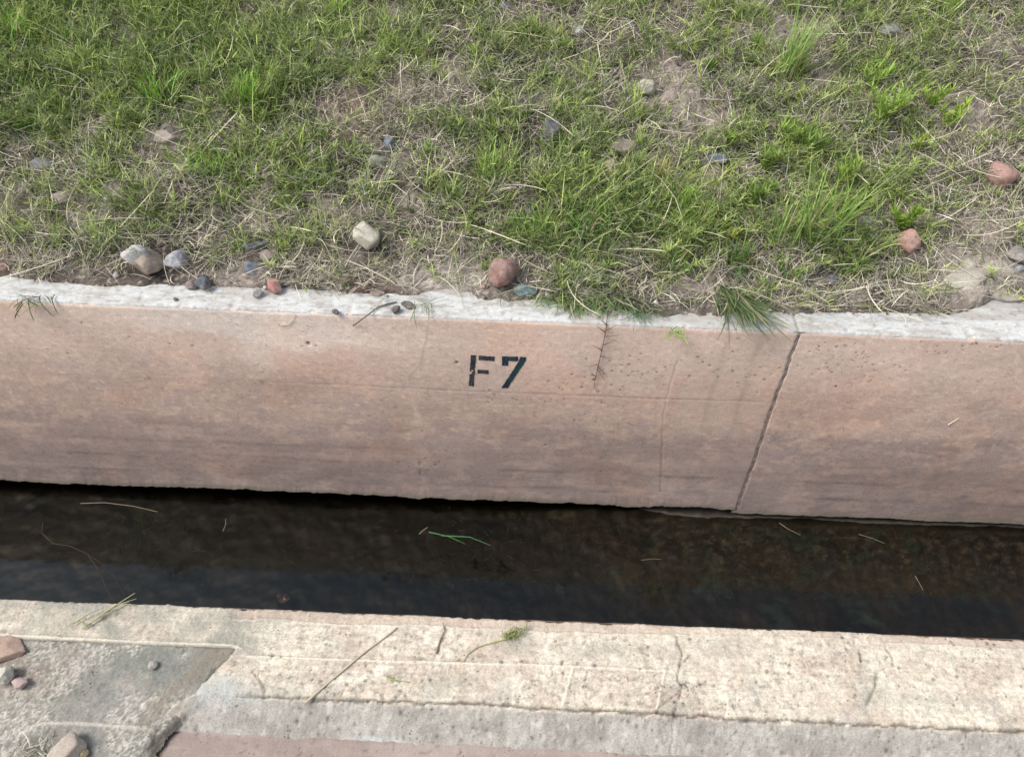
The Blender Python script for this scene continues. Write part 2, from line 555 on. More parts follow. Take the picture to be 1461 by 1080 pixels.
xj0 = float(np.mean([p[0] for p in jt]))
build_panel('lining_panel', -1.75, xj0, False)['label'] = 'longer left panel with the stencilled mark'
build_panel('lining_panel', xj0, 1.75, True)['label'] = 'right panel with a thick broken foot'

# joint filler
zs = np.arange(0.0, -HW - .012, -.004)
ts = np.linspace(-.016, .016, 9)
T, Z = np.meshgrid(ts, zs, indexing='ij')
X = xjoint(Z) + T
Y = wall_y(X, Z) + .0020 + .0016 * fbm(X * 130, Z * 90, 3, 5)
colj = mix((.24, .20, .175), (.13, .11, .095), ss(-.3, .4, fbm(X * 60, Z * 40, 3, 6)))
grid('joint_filler', X, Y, Z, M_WALL, colj, wall, flip=True)

# coping (white strip)
xs = xs_nonuni(-1.8, 1.8, .004, 9)
ts = np.linspace(0, 1, 60)
X, T = np.meshgrid(xs, ts, indexing='ij')
edge = .0012 * fbm(X * 14, X * 0, 3, 2) + .0009 * pn(X * 120, X * 0, 3)
Yc = YF + .001 + edge + T * (YB + .13 - YF)
Zc = .0035 + .0004 * fbm(X * 20, Yc * 60, 3, 9) - .006 * (1 - ss(0, .03, T)) - .002 * ss(.3, .6, fbm(X * 30, Yc * 30, 2, 77)) * (1 - ss(.1, .35, T))
jx = xjoint(0.0 * X)
Zc -= .005 * np.exp(-((X - jx) / .004) ** 2)
chip = ss(.46, .6, fbm(X * 9, X * 0 + 4, 3, 23)) * (1 - ss(.0, .3, T))
Zc -= chip * .005
colc = mix((.47, .475, .46), (.36, .345, .32), ss(-.1, .5, fbm(X * 9, Yc * 40, 4, 13)))
colc = mix(colc, (.55, .555, .53), ss(.0, .4, fbm(X * 40, Yc * 110, 4, 16, .65)) * .65)
colc = colc * (1 - .22 * ss(.1, .5, fbm(X * 25, Yc * 160, 4, 17, .65)))[..., None]
colc = mix(colc, (.36, .31, .27), (1 - .75 * ss(.9, 1.05, X)) * ss(.45, .62, T + .2 * fbm(X * 7, Yc * 25, 4, 18)) * .75)
colc = mix(colc, (.38, .33, .29), chip * .5)
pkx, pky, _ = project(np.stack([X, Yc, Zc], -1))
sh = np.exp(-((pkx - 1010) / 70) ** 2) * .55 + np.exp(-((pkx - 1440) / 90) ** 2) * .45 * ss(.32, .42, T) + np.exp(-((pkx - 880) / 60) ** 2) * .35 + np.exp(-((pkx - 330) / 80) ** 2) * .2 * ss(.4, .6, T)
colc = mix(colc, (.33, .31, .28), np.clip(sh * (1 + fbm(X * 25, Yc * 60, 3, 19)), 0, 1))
colc = mix(colc, (.34, .30, .26), ss(.08, .4, fbm(X * 6, Yc * 14, 5, 129, .7)) * .55)
colc = mix(colc, (.22, .19, .16), ss(.40, .55, fbm(X * 45, Yc * 60, 2, 29)) * .5)
Yc = np.concatenate([Yc[:, :1] + .001, Yc], 1); Zc = np.concatenate([Zc[:, :1] - .012, Zc], 1)
Xc = np.concatenate([X[:, :1], X], 1); colc = np.concatenate([colc[:, :1], colc], 1)
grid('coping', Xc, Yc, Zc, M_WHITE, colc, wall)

# stencilled letters -------------------------------------------------
def poly_in(px, py, poly):
    inside = np.zeros(px.shape, bool)
    n = len(poly)
    for i in range(n):
        x1, y1 = poly[i]; x2, y2 = poly[(i + 1) % n]
        c = ((y1 > py) != (y2 > py)) & (px < (x2 - x1) * (py - y1) / (y2 - y1 + 1e-12) + x1)
        inside ^= c
    return inside


def stencil(name, polys, holes, label, c0, c1):
    P = [[(640 + a / 10.436, 480 + b / 10.436) for a, b in p] for p in polys]
    A = [Uwall(*q) for p in P for q in p]
    xa, xb = min(a[0] for a in A) - .006, max(a[0] for a in A) + .006
    za, zb = min(a[2] for a in A) - .006, max(a[2] for a in A) + .006
    xs = np.arange(xa, xb, .0010); zs = np.arange(za, zb, .0010)
    X, Z = np.meshgrid(xs, zs, indexing='ij')
    Xw = X + .0011 * fbm(X * 160, Z * 160, 2, 3); Zw = Z + .0011 * fbm(X * 160, Z * 160, 2, 8)
    keep = np.zeros(X.shape, bool)
    for p, ox, oz in [(p, ox, oz) for p in P for ox, oz in ((.0007, 0), (-.0007, 0), (0, .0007), (0, -.0007))]:
        keep |= poly_in(Xw + ox, Zw + oz, [(Uwall(*q)[0], Uwall(*q)[2]) for q in p])
    keep &= fbm(X * 230, Z * 230, 2, 15) < .80
    for a, b, r in holes:
        q = Uwall(640 + a / 10.436, 480 + b / 10.436)
        keep &= np.hypot(Xw - q[0], Zw - q[2]) > r
    Y = wall_y(X, Z) - .0011
    t = ss(-.5, .5, fbm(X * 45, Z * 45, 3, 5))
    grid(name, X, Y, Z, M_PAINT, mix(c0, c1, t), wall, flip=True, keep=keep)['label'] = label


stencil('letter', [[(335, 272), (410, 275), (372, 728), (298, 722)], [(452, 280), (688, 292), (682, 358), (445, 345)], [(432, 487), (597, 492), (592, 552), (428, 540)]],
        [(325, 530, .0042), (352, 500, .003), (400, 475, .003)], 'black stencilled letter F', (.022, .027, .033), (.05, .05, .05))
stencil('numeral', [[(798, 290), (1040, 292), (1035, 360), (888, 352), (882, 430), (795, 425)], [(1070, 292), (1158, 300), (1145, 360), (880, 758), (785, 757), (1045, 360)]],
        [], 'blue-black stencilled number 7', (.012, .024, .04), (.015, .045, .05))

# ------------------------------------------------------------------ DITCH BED + WATER
xs = xs_nonuni(-1.7, 1.7, .006, 9); ys = np.arange(.80, 1.60, .006)
X, Y = np.meshgrid(xs, ys, indexing='ij')
pkx, pky, _ = project(np.stack([X, Y, X * 0 + WZ], -1))
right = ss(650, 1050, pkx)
Z = WZ - .045 + .012 * fbm(X * 4, Y * 5, 3, 4) + .004 * fbm(X * 25, Y * 25, 4, 9)
Z += right * .033 * ss(1.12, 1.40, Y) * (1 + .3 * fbm(X * 6, Y * 6, 3, 6))
Z += .030 * ss(1.43, 1.46, Y) * right
shelf = ss(1.41, 1.44, Y) * right
Z = np.minimum(Z, WZ + .004 + .004 * fbm(X * 20, Y * 20, 3, 44))
cb = mix((.030, .020, .009), (.012, .009, .006), ss(-.4, .4, fbm(X * 6, Y * 6, 4, 7)))
cb = mix(cb, (.10, .085, .066), ss(-.15, .5, fbm(X * 30, Y * 42, 5, 12, .7)) * (.05 + .9 * right * ss(1.15, 1.35, Y)))
cb = mix(cb, (.030, .048, .036), ss(.05, .4, fbm(X * 9, Y * 12, 5, 22, .65)) * (.2 + .55 * right))
g = np.exp(-(((pkx - 190) / 45) ** 2 + ((pky - 745) / 28) ** 2))
cb = mix(cb, (.04, .055, .028), np.clip(g * (1 + fbm(X * 40, Y * 40, 3, 5)), 0, 1) * .7)
cb = mix(cb, (.008, .007, .006), ss(.1, .4, fbm(X * 35, Y * 50, 4, 32)) * .8)
# far back and near side strips below the linings
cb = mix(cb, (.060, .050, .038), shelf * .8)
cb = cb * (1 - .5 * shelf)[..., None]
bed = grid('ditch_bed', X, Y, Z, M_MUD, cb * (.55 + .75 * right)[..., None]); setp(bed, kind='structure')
# earth behind the undercut, near black: the gap's shadow is painted in
xs2 = np.arange(-9, 9.01, .05); zs2 = np.linspace(-.60, -.76, 6)
X2, Z2 = np.meshgrid(xs2, zs2, indexing='ij')
Y2 = 1.545 + .012 * fbm(X2 * 7, Z2 * 9, 3, 2)
setp(grid('ditch_bed_earth', X2, Y2, Z2, M_MUD, np.tile([.03, .024, .018], X2.shape + (1,)), None, flip=True), kind='structure')
wat = grid('water', *[a for a in np.meshgrid(np.array([-9., 9.]), np.array([.75, 1.56]), indexing='ij')], np.full((2, 2), WZ), M_WATER)
setp(wat, kind='structure')

# ------------------------------------------------------------------ NEAR WALL
yin = lin((0, 853), (1461, 912)); yout = lin((230, 990), (1461, 1048)); ylip = lin((0, 908), (340, 922))
ya = lambda x, f: f(np.clip(x, -1.4, 1.4))
near = empty('ditch_wall', (0, .62, 0), 'pale cream concrete ditch wall in the foreground with a broken, cracked flat top', 'wall')
xs = xs_nonuni(-1.25, 1.25, .0027, 9); ys = np.arange(.36, .90, .0027)
X, Y = np.meshgrid(xs, ys, indexing='ij')
dg = [Uz(350, 915), Uz(282, 985), Uz(212, 1045), Uz(180, 1110)]
xd = np.interp(Y, [p[1] for p in dg][::-1], [p[0] for p in dg][::-1])
rag = .006 * fbm(X * 14, Y * 14, 4, 3) + .002 * pn(X * 90, Y * 90, 5)
dout = Y - ya(X, yout) + rag * .5
ddiag = X - xd + rag * 2.2
dlip = Y - ya(X, ylip) + rag * .15
d = np.maximum(np.minimum(dout * .95, ddiag * 1.2), dlip * 3)
Z = np.clip(d, -.085, 0)
Z = np.where(Z < -.05, Z - .004 * fbm(X * 30, Y * 30, 2, 4), Z)
Z += .004 * ss(0, .003, dout) * ss(0, .003, ddiag) * (Y < 9)
Z += .0026 * fbm(X * 7, Y * 7, 3, 6) + .0017 * fbm(X * 45, Y * 45, 5, 9, .65) + .0008 * ss(.1, .4, fbm(X * 120, Y * 120, 2, 10))
din = ya(X, yin) - Y + .0035 * fbm(X * 11, X * 0, 4, 12) + .0015 * pn(X * 80, X * 0, 14)
stepw = .020 + .008 * fbm(X * 2.2, X * 0, 3, 16)
has = ss(-.55, -.50, X)
has = has * (1 - ss(.36, .42, X) * (1 - ss(.72, .76, X)) * .7)
Z -= .004 * (1 - ss(0, .0025, din - stepw)) * has
Z = Z + np.minimum(0, (din - .004)) * .8
Z = np.where(din < 0, np.maximum(Z + din * 5.4, -.80), Z)
kp = din > -.006
# colour
cc = mix((.53, .465, .37), (.45, .375, .30), ss(-.3, .4, fbm(X * 6, Y * 8, 4, 31)))
cc = mix(cc, (.63, .58, .475), ss(.0, .45, fbm(X * 13, Y * 16, 5, 33, .65)) * .7)
cc = mix(cc, (.44, .345, .285), ss(.1, .5, fbm(X * 4 + 3, Y * 7, 3, 37)) * .5)
cc = mix(cc, (.57, .53, .43), ss(.0, .3, fbm(X * 28, Y * 28, 4, 39)) * .4)
cc = cc * (1 + .42 * fbm(X * 50, Y * 75, 5, 41, .85))[..., None]
cc = cc * (1 + .26 * fbm(X * 9, Y * 230, 3, 42) * (1 - .5 * ss(-.4, -.2, X)))[..., None]
cc = mix(cc, (.40, .355, .28), ss(.05, .3, fbm(X * 17, Y * 30, 5, 141, .7)) * .45)
cc = mix(cc, (.36, .345, .30), ss(.2, .5, fbm(X * 9, Y * 12, 4, 143, .6)) * .45)
dk = ss(.05, .5, fbm(X * 70, Y * 90, 5, 43, .65)) * (.35 + .5 * ss(0, .4, fbm(X * 4, Y * 5, 2, 45)))
cc = cc * (1 - .5 * dk)[..., None]
pt = np.zeros(X.shape)
for i in range(900):
    qx = rng.uniform(-.75, 1.1); qy = rng.uniform(.50, .72); r = rng.lognormal(math.log(.0015), .45)
    if pn(qx * 6, qy * 6, 48) < -.15: continue
    a_, b_ = np.searchsorted(xs, [qx - .012, qx + .012]); c_, d_ = np.searchsorted(ys, [qy - .012, qy + .012])
    sl_ = (slice(a_, b_), slice(c_, d_))
    pt[sl_] = np.maximum(pt[sl_], np.exp(-(np.hypot(X[sl_] - qx, (Y[sl_] - qy) * rng.uniform(.6, 1.6)) / r) ** 2) * rng.uniform(.3, 1))
cc = cc * (1 - .55 * pt)[..., None]; Z -= .0008 * pt


def P2(pts): return [tuple(Uz(*p)[:2]) for p in pts]


wv = .003 * fbm(X * 40, Y * 40, 3, 50)
# thin crazing
cz = np.abs(fbm(X * 22, Y * 22, 3, 53)); cz = np.exp(-(cz / .022) ** 2) * ss(-.1, .25, fbm(X * 3.3 + 8, Y * 3, 2, 54))
cc = cc * (1 - .38 * cz)[..., None]; Z -= .0008 * cz
# grey-green weathered left end and stains
pkx, pky, _ = project(np.stack([X, Y, X * 0], -1))
sL = np.exp(-(((pkx - 330) / 45) ** 2 + ((pky - 905) / 30) ** 2)) * .9 + np.exp(-(((pkx - 160) / 60) ** 2 + ((pky - 885) / 16) ** 2)) * .5 + np.exp(-(((pkx - 100) / 80) ** 2 + ((pky - 862) / 7) ** 2)) * .4 + (1 - ss(250, 420, pkx)) * .35
for bx, by, rx, ry, a in ((480, 925, 30, 12, .35), (640, 975, 60, 14, .25), (730, 920, 28, 14, .5), (965, 1000, 25, 30, .5), (1240, 985, 16, 30, .45), (1020, 925, 60, 14, .3), (420, 880, 80, 8, .5), (1330, 1000, 60, 12, .25), (860, 930, 50, 12, .3), (390, 985, 40, 12, .35)):
    sL = sL + a * np.exp(-(((pkx - bx) / rx) ** 2 + ((pky - by) / ry) ** 2))
sL = np.clip(sL * (1 + 1.2 * fbm(X * 18, Y * 24, 4, 57)), 0, 1)
cc = mix(cc, (.27, .26, .215), np.clip(sL * 1.15, 0, 1))
ledge = has * (1 - ss(.0, .003, din - stepw))
cc = mix(cc, (.40, .31, .245), ledge * (.55 + .3 * fbm(X * 30, Y * 60, 3, 59)))
cc = mix(cc, (.64, .59, .48), np.exp(-((din - stepw - .003) / .0018) ** 2) * has * .7)
# raised trowel lines
for pts, w, h in (([(120, 912), (220, 917), (330, 921), (345, 926)], .0022, .0025), ([(0, 905), (120, 912)], .002, .0015), ([(352, 938), (560, 945), (760, 950), (960, 959)], .0018, .002),
                  ([(817, 953), (803, 1004)], .0022, .0016), ([(948, 958), (936, 1012)], .002, .0012)):
    dd = seg_dist(X + wv * .3, Y + wv * .3, P2(pts)); m = np.exp(-(dd / w) ** 2)
    Z += h * m; cc = mix(cc, (.68, .63, .52), m * .75)
    m2 = np.exp(-((dd - w * 1.9) / (w * .8)) ** 2); cc = cc * (1 - .12 * m2)[..., None]
# cracks; the long crust-edge line also carries a painted shadow
for pts, w in (([(962, 905), (974, 935), (966, 965), (972, 985), (960, 1030), (966, 1070)], .0018), ([(966, 975), (985, 985), (1000, 975)], .0014), ([(970, 950), (985, 935)], .0012), ([(966, 990), (940, 1010), (935, 1020)], .0012), ([(1250, 962), (1246, 985), (1236, 1006)], .0022), ([(1225, 930), (1228, 945)], .002), ([(1262, 925), (1274, 948)], .0015),
              ([(340, 992), (500, 1000), (660, 1004), (830, 1014), (960, 1020), (1100, 1028), (1461, 1044)], .0036), ([(360, 960), (380, 985), (378, 1000)], .0014)):
    wv2 = wv * 1.3 + .0016 * fbm(X * 130, Y * 130, 3, 52); wm = w * np.clip(.9 + 1.1 * fbm(X * 28, Y * 28, 3, 51), .25, 2.2)
    dd = seg_dist(X + wv2, Y + wv2, P2(pts)); m = np.exp(-(dd / wm) ** 2)
    Z -= .0045 * m; cc = cc * (1 - (.70 if len(pts) == 7 and pts[0][0] == 340 else .42) * m)[..., None]
for i in range(110):
    q = Uz(rng.uniform(380, 1461), rng.uniform(905, 1010)); r = rng.uniform(.0012, .0034)
    m = np.exp(-(np.hypot(X - q[0] + wv, Y - q[1]) / r) ** 4); Z -= .002 * m; cc = cc * (1 - .65 * m)[..., None]
# outer chamfer: greyer, steep-face shade painted in darker, fine grained; bluish lime bloom
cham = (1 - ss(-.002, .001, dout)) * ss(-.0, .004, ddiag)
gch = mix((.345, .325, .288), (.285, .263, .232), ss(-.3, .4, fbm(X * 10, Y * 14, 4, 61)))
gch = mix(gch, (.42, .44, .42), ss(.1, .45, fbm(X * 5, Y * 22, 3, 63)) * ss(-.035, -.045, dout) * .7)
gch = mix(gch, (.50, .48, .44), ss(.25, .5, fbm(X * 60, Y * 60, 3, 64)) * .4)
dots = np.zeros(X.shape)
iy0 = 0; iy1 = int(np.searchsorted(ys, .60))
for i in range(900):
    qx = rng.uniform(-.75, 1.1); qy = rng.uniform(.44, .56); r = rng.lognormal(math.log(.0016), .4)
    a_, b_ = np.searchsorted(xs, [qx - .012, qx + .012]); c_, d_ = np.searchsorted(ys, [qy - .012, qy + .012])
    sl_ = (slice(a_, b_), slice(c_, d_))
    dots[sl_] = np.maximum(dots[sl_], np.exp(-(np.hypot(X[sl_] - qx, (Y[sl_] - qy) * rng.uniform(.8, 1.5)) / r) ** 2) * rng.uniform(.4, 1))
gch = gch * (1 - .75 * dots)[..., None]
gch = gch * (1 + .22 * fbm(X * 45, Y * 45, 4, 69))[..., None]
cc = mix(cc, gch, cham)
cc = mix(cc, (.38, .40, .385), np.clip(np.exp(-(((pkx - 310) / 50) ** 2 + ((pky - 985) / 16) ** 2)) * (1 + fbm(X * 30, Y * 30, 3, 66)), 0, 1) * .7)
cc = mix(cc, (.17, .15, .13), (1 - ss(-.010, .0, ddiag)) * ss(.002, -.004, dlip) * .6)  # crevice shade beside the diagonal cap edge, painted dark
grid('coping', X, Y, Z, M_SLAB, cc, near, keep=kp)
# inner lining of the near wall
xs = xs_nonuni(-1.3, 1.3, .02, 9); zs = np.linspace(.0, -.80, 70)
X, Zl = np.meshgrid(xs, zs, indexing='ij')
Yl = ya(X, yin) + .003 * fbm(X * 11, X * 0, 4, 12) - Zl * COT + .003 * fbm(X * 4, Zl * 6, 3, 5) + .001
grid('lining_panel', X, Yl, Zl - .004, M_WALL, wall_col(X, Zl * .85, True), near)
# lower pink ledge in front of the wall
xs = xs_nonuni(-.85, 1.2, .004, 9); xs = xs[xs > -.62]
ys = np.arange(.18, .62, .004)
X, Y = np.meshgrid(xs, ys, indexing='ij')
Z = -.0455 + .0010 * fbm(X * 6, Y * 6, 3, 6) + .0012 * fbm(X * 40, Y * 50, 3, 9)
cl = mix((.25, .20, .175), (.31, .255, .225), ss(-.3, .4, fbm(X * 4, Y * 18, 4, 71)))
cl = cl * (1 - .3 * ss(.42, .55, fbm(X * 90, Y * 90, 3, 72)))[..., None]
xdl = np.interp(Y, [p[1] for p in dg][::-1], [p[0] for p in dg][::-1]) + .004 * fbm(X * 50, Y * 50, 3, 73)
cl = mix(cl, (.07, .06, .05), np.exp(-((X - xdl - .012) / .010) ** 2) * .9)  # dark band by the cap end: crevice shade in the ledge colour
led = grid('ledge', X, Y, Z, M_LEDGE, cl, near)
led['label'] = 'smooth brownish pink lower ledge'
# apron at the left
ap_x0 = -6.0
xs = np.concatenate([[-9, -6, -4, -3, -2, -1.5], np.arange(-1.25, -.20, .003)])
ys = np.arange(.15, .70, .003)
X, Y = np.meshgrid(xs, ys, indexing='ij')
t = np.clip((ya(X, ylip) - Y) / .28, -.2, 1.6)
fi = ss(-.15, .2, fbm(X * 6, Y * 6, 4, 81) + .06)
stroke = .40 - 1.9 * np.abs(fbm((X * .8 + Y * .6) * 50, (Y * .8 - X * .6) * 150, 4, 83, .7)) + .35 * fbm(X * 110, Y * 110, 3, 182)
Z = -.004 - .046 * t + .0016 * fi * ss(-.2, .5, stroke) * 1.6 + .0012 * fbm(X * 90, Y * 90, 3, 84) + .0025 * fbm(X * 10, Y * 10, 4, 85)
ca = mix((.21, .215, .185), (.27, .26, .23), ss(-.3, .3, fbm(X * 9, Y * 9, 4, 87)))
ca = mix(ca, (.50, .46, .395), np.clip(ss(-.15, .35, stroke) * fi * 1.0, 0, 1))
ca = mix(ca, (.58, .54, .47), ss(.22, .45, stroke) * fi * .8)
Z = np.where(Y > ya(X, ylip) - .001, Z - .05, Z)
xda = np.interp(Y, [p[1] for p in dg][::-1], [p[0] for p in dg][::-1]); kpa = (X < xda + .018 + .006 * fbm(X * 40, Y * 40, 3, 4)) & (Y < ya(X, ylip) + .01)
pkx, pky, _ = project(np.stack([X, Y, Z], -1))
ca = ca * .80
ca = mix(ca, (.24, .19, .15), np.clip(np.exp(-(((pkx - 25) / 80) ** 2 + ((pky - 960) / 45) ** 2)) * (1 + fbm(X * 20, Y * 20, 3, 88)), 0, 1) * .5)
ca = ca * (1 + .45 * fbm(X * 60, Y * 60, 5, 183, .85))[..., None]
ca = mix(ca, (.22, .19, .155), ss(.1, .5, fbm(X * 16, Y * 20, 4, 89)) * .45)
dd = seg_dist(X + .002 * fbm(X * 30, Y * 30, 2, 3), Y, [tuple(Uz(a, b, -.035)[:2]) for a, b in ((205, 1040), (240, 1000), (300, 955), (350, 915))])
ca = mix(ca, (.19, .165, .13), np.exp(-(dd / .016) ** 2) * .8)
dd = seg_dist(X + .002 * fbm(X * 30, Y * 30, 2, 3), Y, [tuple(Uz(a, b, -.035)[:2]) for a, b in ((30, 1050), (60, 1035), (110, 1034), (210, 1041))])
Z += .0025 * np.exp(-(dd / .003) ** 2); ca = mix(ca, (.5, .46, .4), np.exp(-(dd / .0025) ** 2) * .7)
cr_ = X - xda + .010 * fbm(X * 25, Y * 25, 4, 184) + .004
ca = mix(ca, (.07, .06, .045), np.exp(-(cr_ / .0055) ** 2) * np.clip(.75 + fbm(X * 40, Y * 40, 2, 185), 0, 1) * (Y < ya(X, ylip)))  # shade of the crevice painted as a broken dark line
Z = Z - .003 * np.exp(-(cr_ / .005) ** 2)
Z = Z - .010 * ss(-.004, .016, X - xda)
ca = mix(ca, (.08, .07, .055), ss(-.006, .008, X - xda) * .85)  # apron rim painted dark, shade where it dips under the cap
ap = grid('concrete_apron', X, Y, Z, M_SLAB, ca, keep=kpa)
setp(ap, 'greenish grey rough mortar slab at the lower left beside the cream wall top', 'slab')
# ground on the near side
xs = np.linspace(-60, 60, 60); ys = np.concatenate([np.linspace(-60, -2, 12), np.arange(-1.8, .35, .1), [.45, .6, .66]])
X, Y = np.meshgrid(xs, ys, indexing='ij')
setp(grid('path', X, Y, -.12 + .01 * fbm(X, Y, 2, 3), M_SOIL, mix((.30, .25, .21), (.2, .16, .13), ss(-.3, .3, fbm(X * 3, Y * 3, 3, 4)))), kind='structure')

# ------------------------------------------------------------------ FAR BANK
xs = np.concatenate([[-60, -40, -25, -15, -9, -6], np.arange(-5, -3.2, .03), np.arange(-3.2, 3.201, .0075), np.arange(3.23, 5, .03), [6, 9, 15, 25, 40, 60]])
ys = np.concatenate([np.arange(YB - .075, 3.2, .0075), [3.3, 3.5, 3.8, 4.2, 5, 6, 8, 12, 20, 35, 60]])
X, Y = np.meshgrid(xs, ys, indexing='ij')
Z = bank_z(X, Y)
pkx, pky, _ = project(np.stack([X, Y, Z], -1))
e = edge_e(X)
ke = ss(-.010, .016, Y - YB - e); Z = (Z + .006) * ke - .014 * (1 - ke)
crumb = fbm(X * 55, Y * 55, 3, 91)
Z += (.004 * ss(.0, .5, crumb) + .0025 * crumb) * ss(.0, .02, Y - YB)
cs = mix((.125, .104, .088), (.058, .048, .040), ss(-.4, .4, fbm(X * 4, Y * 4, 4, 92)))
cs = mix(cs, (.34, .285, .24), ss(.15, .5, fbm(X * 7, Y * 7, 4, 94)) * .4)


def blob(x, y, rx, ry): return np.exp(-(((pkx - x) / rx) ** 2 + ((pky - y) / ry) ** 2))


bare = np.zeros(X.shape)
BARE = [(955, 130, 45, 50), (1115, 45, 55, 25), (1375, 165, 50, 30), (625, 395, 60, 25), (1010, 412, 70, 16), (1390, 390, 60, 35), (500, 170, 40, 30), (1010, 260, 30, 25), (90, 320, 50, 20), (235, 195, 35, 15), (1310, 310, 40, 20), (330, 400, 50, 14), (1010, 180, 40, 25), (560, 25, 35, 14), (645, 110, 30, 16), (1180, 115, 32, 16), (1425, 60, 34, 18), (170, 270, 36, 16), (760, 140, 26, 12), (470, 300, 34, 16), (1230, 320, 26, 12), (1410, 330, 34, 20), (590, 290, 26, 14)]
for b in BARE: bare = np.maximum(bare, blob(*b))
cs = mix(cs, (.34, .285, .25), np.clip(bare * (1 + .8 * fbm(X * 18, Y * 18, 4, 96)), 0, 1) * .75)
cs = mix(cs, (.42, .39, .34), np.clip(blob(640, 400, 70, 18) * (1 + fbm(X * 20, Y * 20, 3, 97)) + blob(1395, 392, 60, 30) * (1 + fbm(X * 20, Y * 20, 3, 98)), 0, 1) * .7)
cs = mix(cs, (.24, .13, .10), np.clip(blob(500, 168, 40, 35) + blob(10, 370, 50, 20) * .7 + blob(530, 410, 40, 14) * .6, 0, 1) * .5)
cs = cs * (1 + .25 * crumb)[..., None]
cs = mix(cs, (.5, .44, .38), ss(.45, .55, fbm(X * 70, Y * 70, 2, 99)) * .5)
bank = grid('ground', X, Y, Z, M_SOIL, cs); setp(bank, kind='structure')


def ground_z(x, y):
    return bank_z(x, y) + .004


# ------------------------------------------------------------------ GRASS
GREEN = np.array([
    [.9, .85, .9, .8, .7, .5, .5, .45, .35, .3, .35, .5, .5, .3],
    [.95, .9, .95, .9, .7, .55, .5, .5, .45, .15, .4, .35, .4, .3],
    [.9, .8, .85, .8, .5, .4, .6, .55, .5, .1, .3, .35, .45, .3],
    [.6, .7, .5, .7, .6, .3, .5, .7, .6, .3, .4, .5, .4, .2],
    [.5, .6, .45, .6, .6, .35, .5, .75, .8, .6, .5, .5, .35, .2],
    [.4, .55, .45, .35, .5, .3, .4, .85, .9, .6, .5, .5, .35, .15],
    [.15, .35, .15, .15, .25, .2, .1, .5, .7, .2, .25, .3, .15, .1]])


GREEN[:6, 9:13] += .17; GREEN[:6, 5:9] += .08
GREEN = np.clip(GREEN, 0, 1)


def gmap(px, py):
    u = np.clip(px / W0 * 14 - .5, 0, 12.999); v = np.clip(py / 430 * 7 - .5, 0, 5.999)
    i = u.astype(int); j = v.astype(int); a = u - i; b = v - j
    return (GREEN[j, i] * (1 - a) * (1 - b) + GREEN[j, i + 1] * a * (1 - b) + GREEN[j + 1, i] * (1 - a) * b + GREEN[j + 1, i + 1] * a * b)


def baremap(px, py):
    r = np.zeros(px.shape)
    for x, y, rx, ry in BARE: r = np.maximum(r, np.exp(-(((px - x) / rx) ** 2 + ((py - y) / ry) ** 2)))
    return r


def blades(base, az, lean, curl, L, Wd, c0, c1, K=4, azc=None, side=None, droop=0.0):
    """vectorised curved blades; returns V, Q, Col"""
    n = len(base)
    t = np.linspace(0, 1, K + 1)
    azc = np.zeros(n) if azc is None else azc
    pos = np.zeros((n, K + 1, 3)); pos[:, 0] = base
    for k in range(1, K + 1):
        tm = t[k] - .5 / K
        th = lean + curl * tm
        a = az + azc * tm
        dv = np.stack([np.sin(th) * np.cos(a), np.sin(th) * np.sin(a), np.cos(th)], -1)
        pos[:, k] = pos[:, k - 1] + dv * (L / K)[:, None]
    sa = az + np.pi / 2 + (rng.normal(0, .5, n) if side is None else side)
    tilt = rng.uniform(-.6, .6, n)
    sv = np.stack([np.cos(sa) * np.cos(tilt), np.sin(sa) * np.cos(tilt), np.sin(tilt)], -1)
    wp = np.array([.65, 1.0, .9, .6, .08]) if K == 4 else np.concatenate([[.7], np.ones(K - 1) * .95, [.12]])
    wv = (Wd[:, None] * wp[None, :])[..., None] * sv[:, None, :] * .5
    V = np.stack([pos - wv, pos + wv], 2).reshape(-1, 3)
    bi = np.arange(n)[:, None] * (2 * (K + 1)) + np.arange(K)[None, :] * 2
    Q = np.stack([bi, bi + 1, bi + 3, bi + 2], -1).reshape(-1, 4)
    cc = c0[:, None, :] + (c1 - c0)[:, None, :] * t[None, :, None]
    Cc = np.repeat(cc[:, :, None, :], 2, axis=2).reshape(-1, 3)
    return V, Q, Cc, pos


def join(parts):
    Vs, Qs, Cs = [], [], []; o = 0
    for p in parts:
        Vs.append(p[0]); Qs.append(p[1] + o); Cs.append(p[2]); o += len(p[0])
    return np.concatenate(Vs), np.concatenate(Qs), np.concatenate(Cs)


SP = [(203, 372, 20), (222, 357, 24), (256, 369, 19), (361, 381, 17), (365, 349, 16), (383, 364, 11), (526, 334, 25), (717, 390, 22), (750, 414, 15), (787, 188, 18), (827, 44, 12), (920, 125, 16), (886, 207, 20), (874, 235, 15), (540, 231, 13), (556, 202, 10), (722, 7, 10), (1021, 225, 15), (1426, 244, 20), (1294, 340, 18), (1099, 176, 9), (1199, 261, 8), (1215, 71, 8), (1266, 42, 13), (60, 233, 14), (236, 192, 16), (88, 277, 12), (1186, 397, 10), (1453, 383, 10), (1448, 362, 13), (1375, 386, 30), (606, 392, 14), (4, 379, 10)]


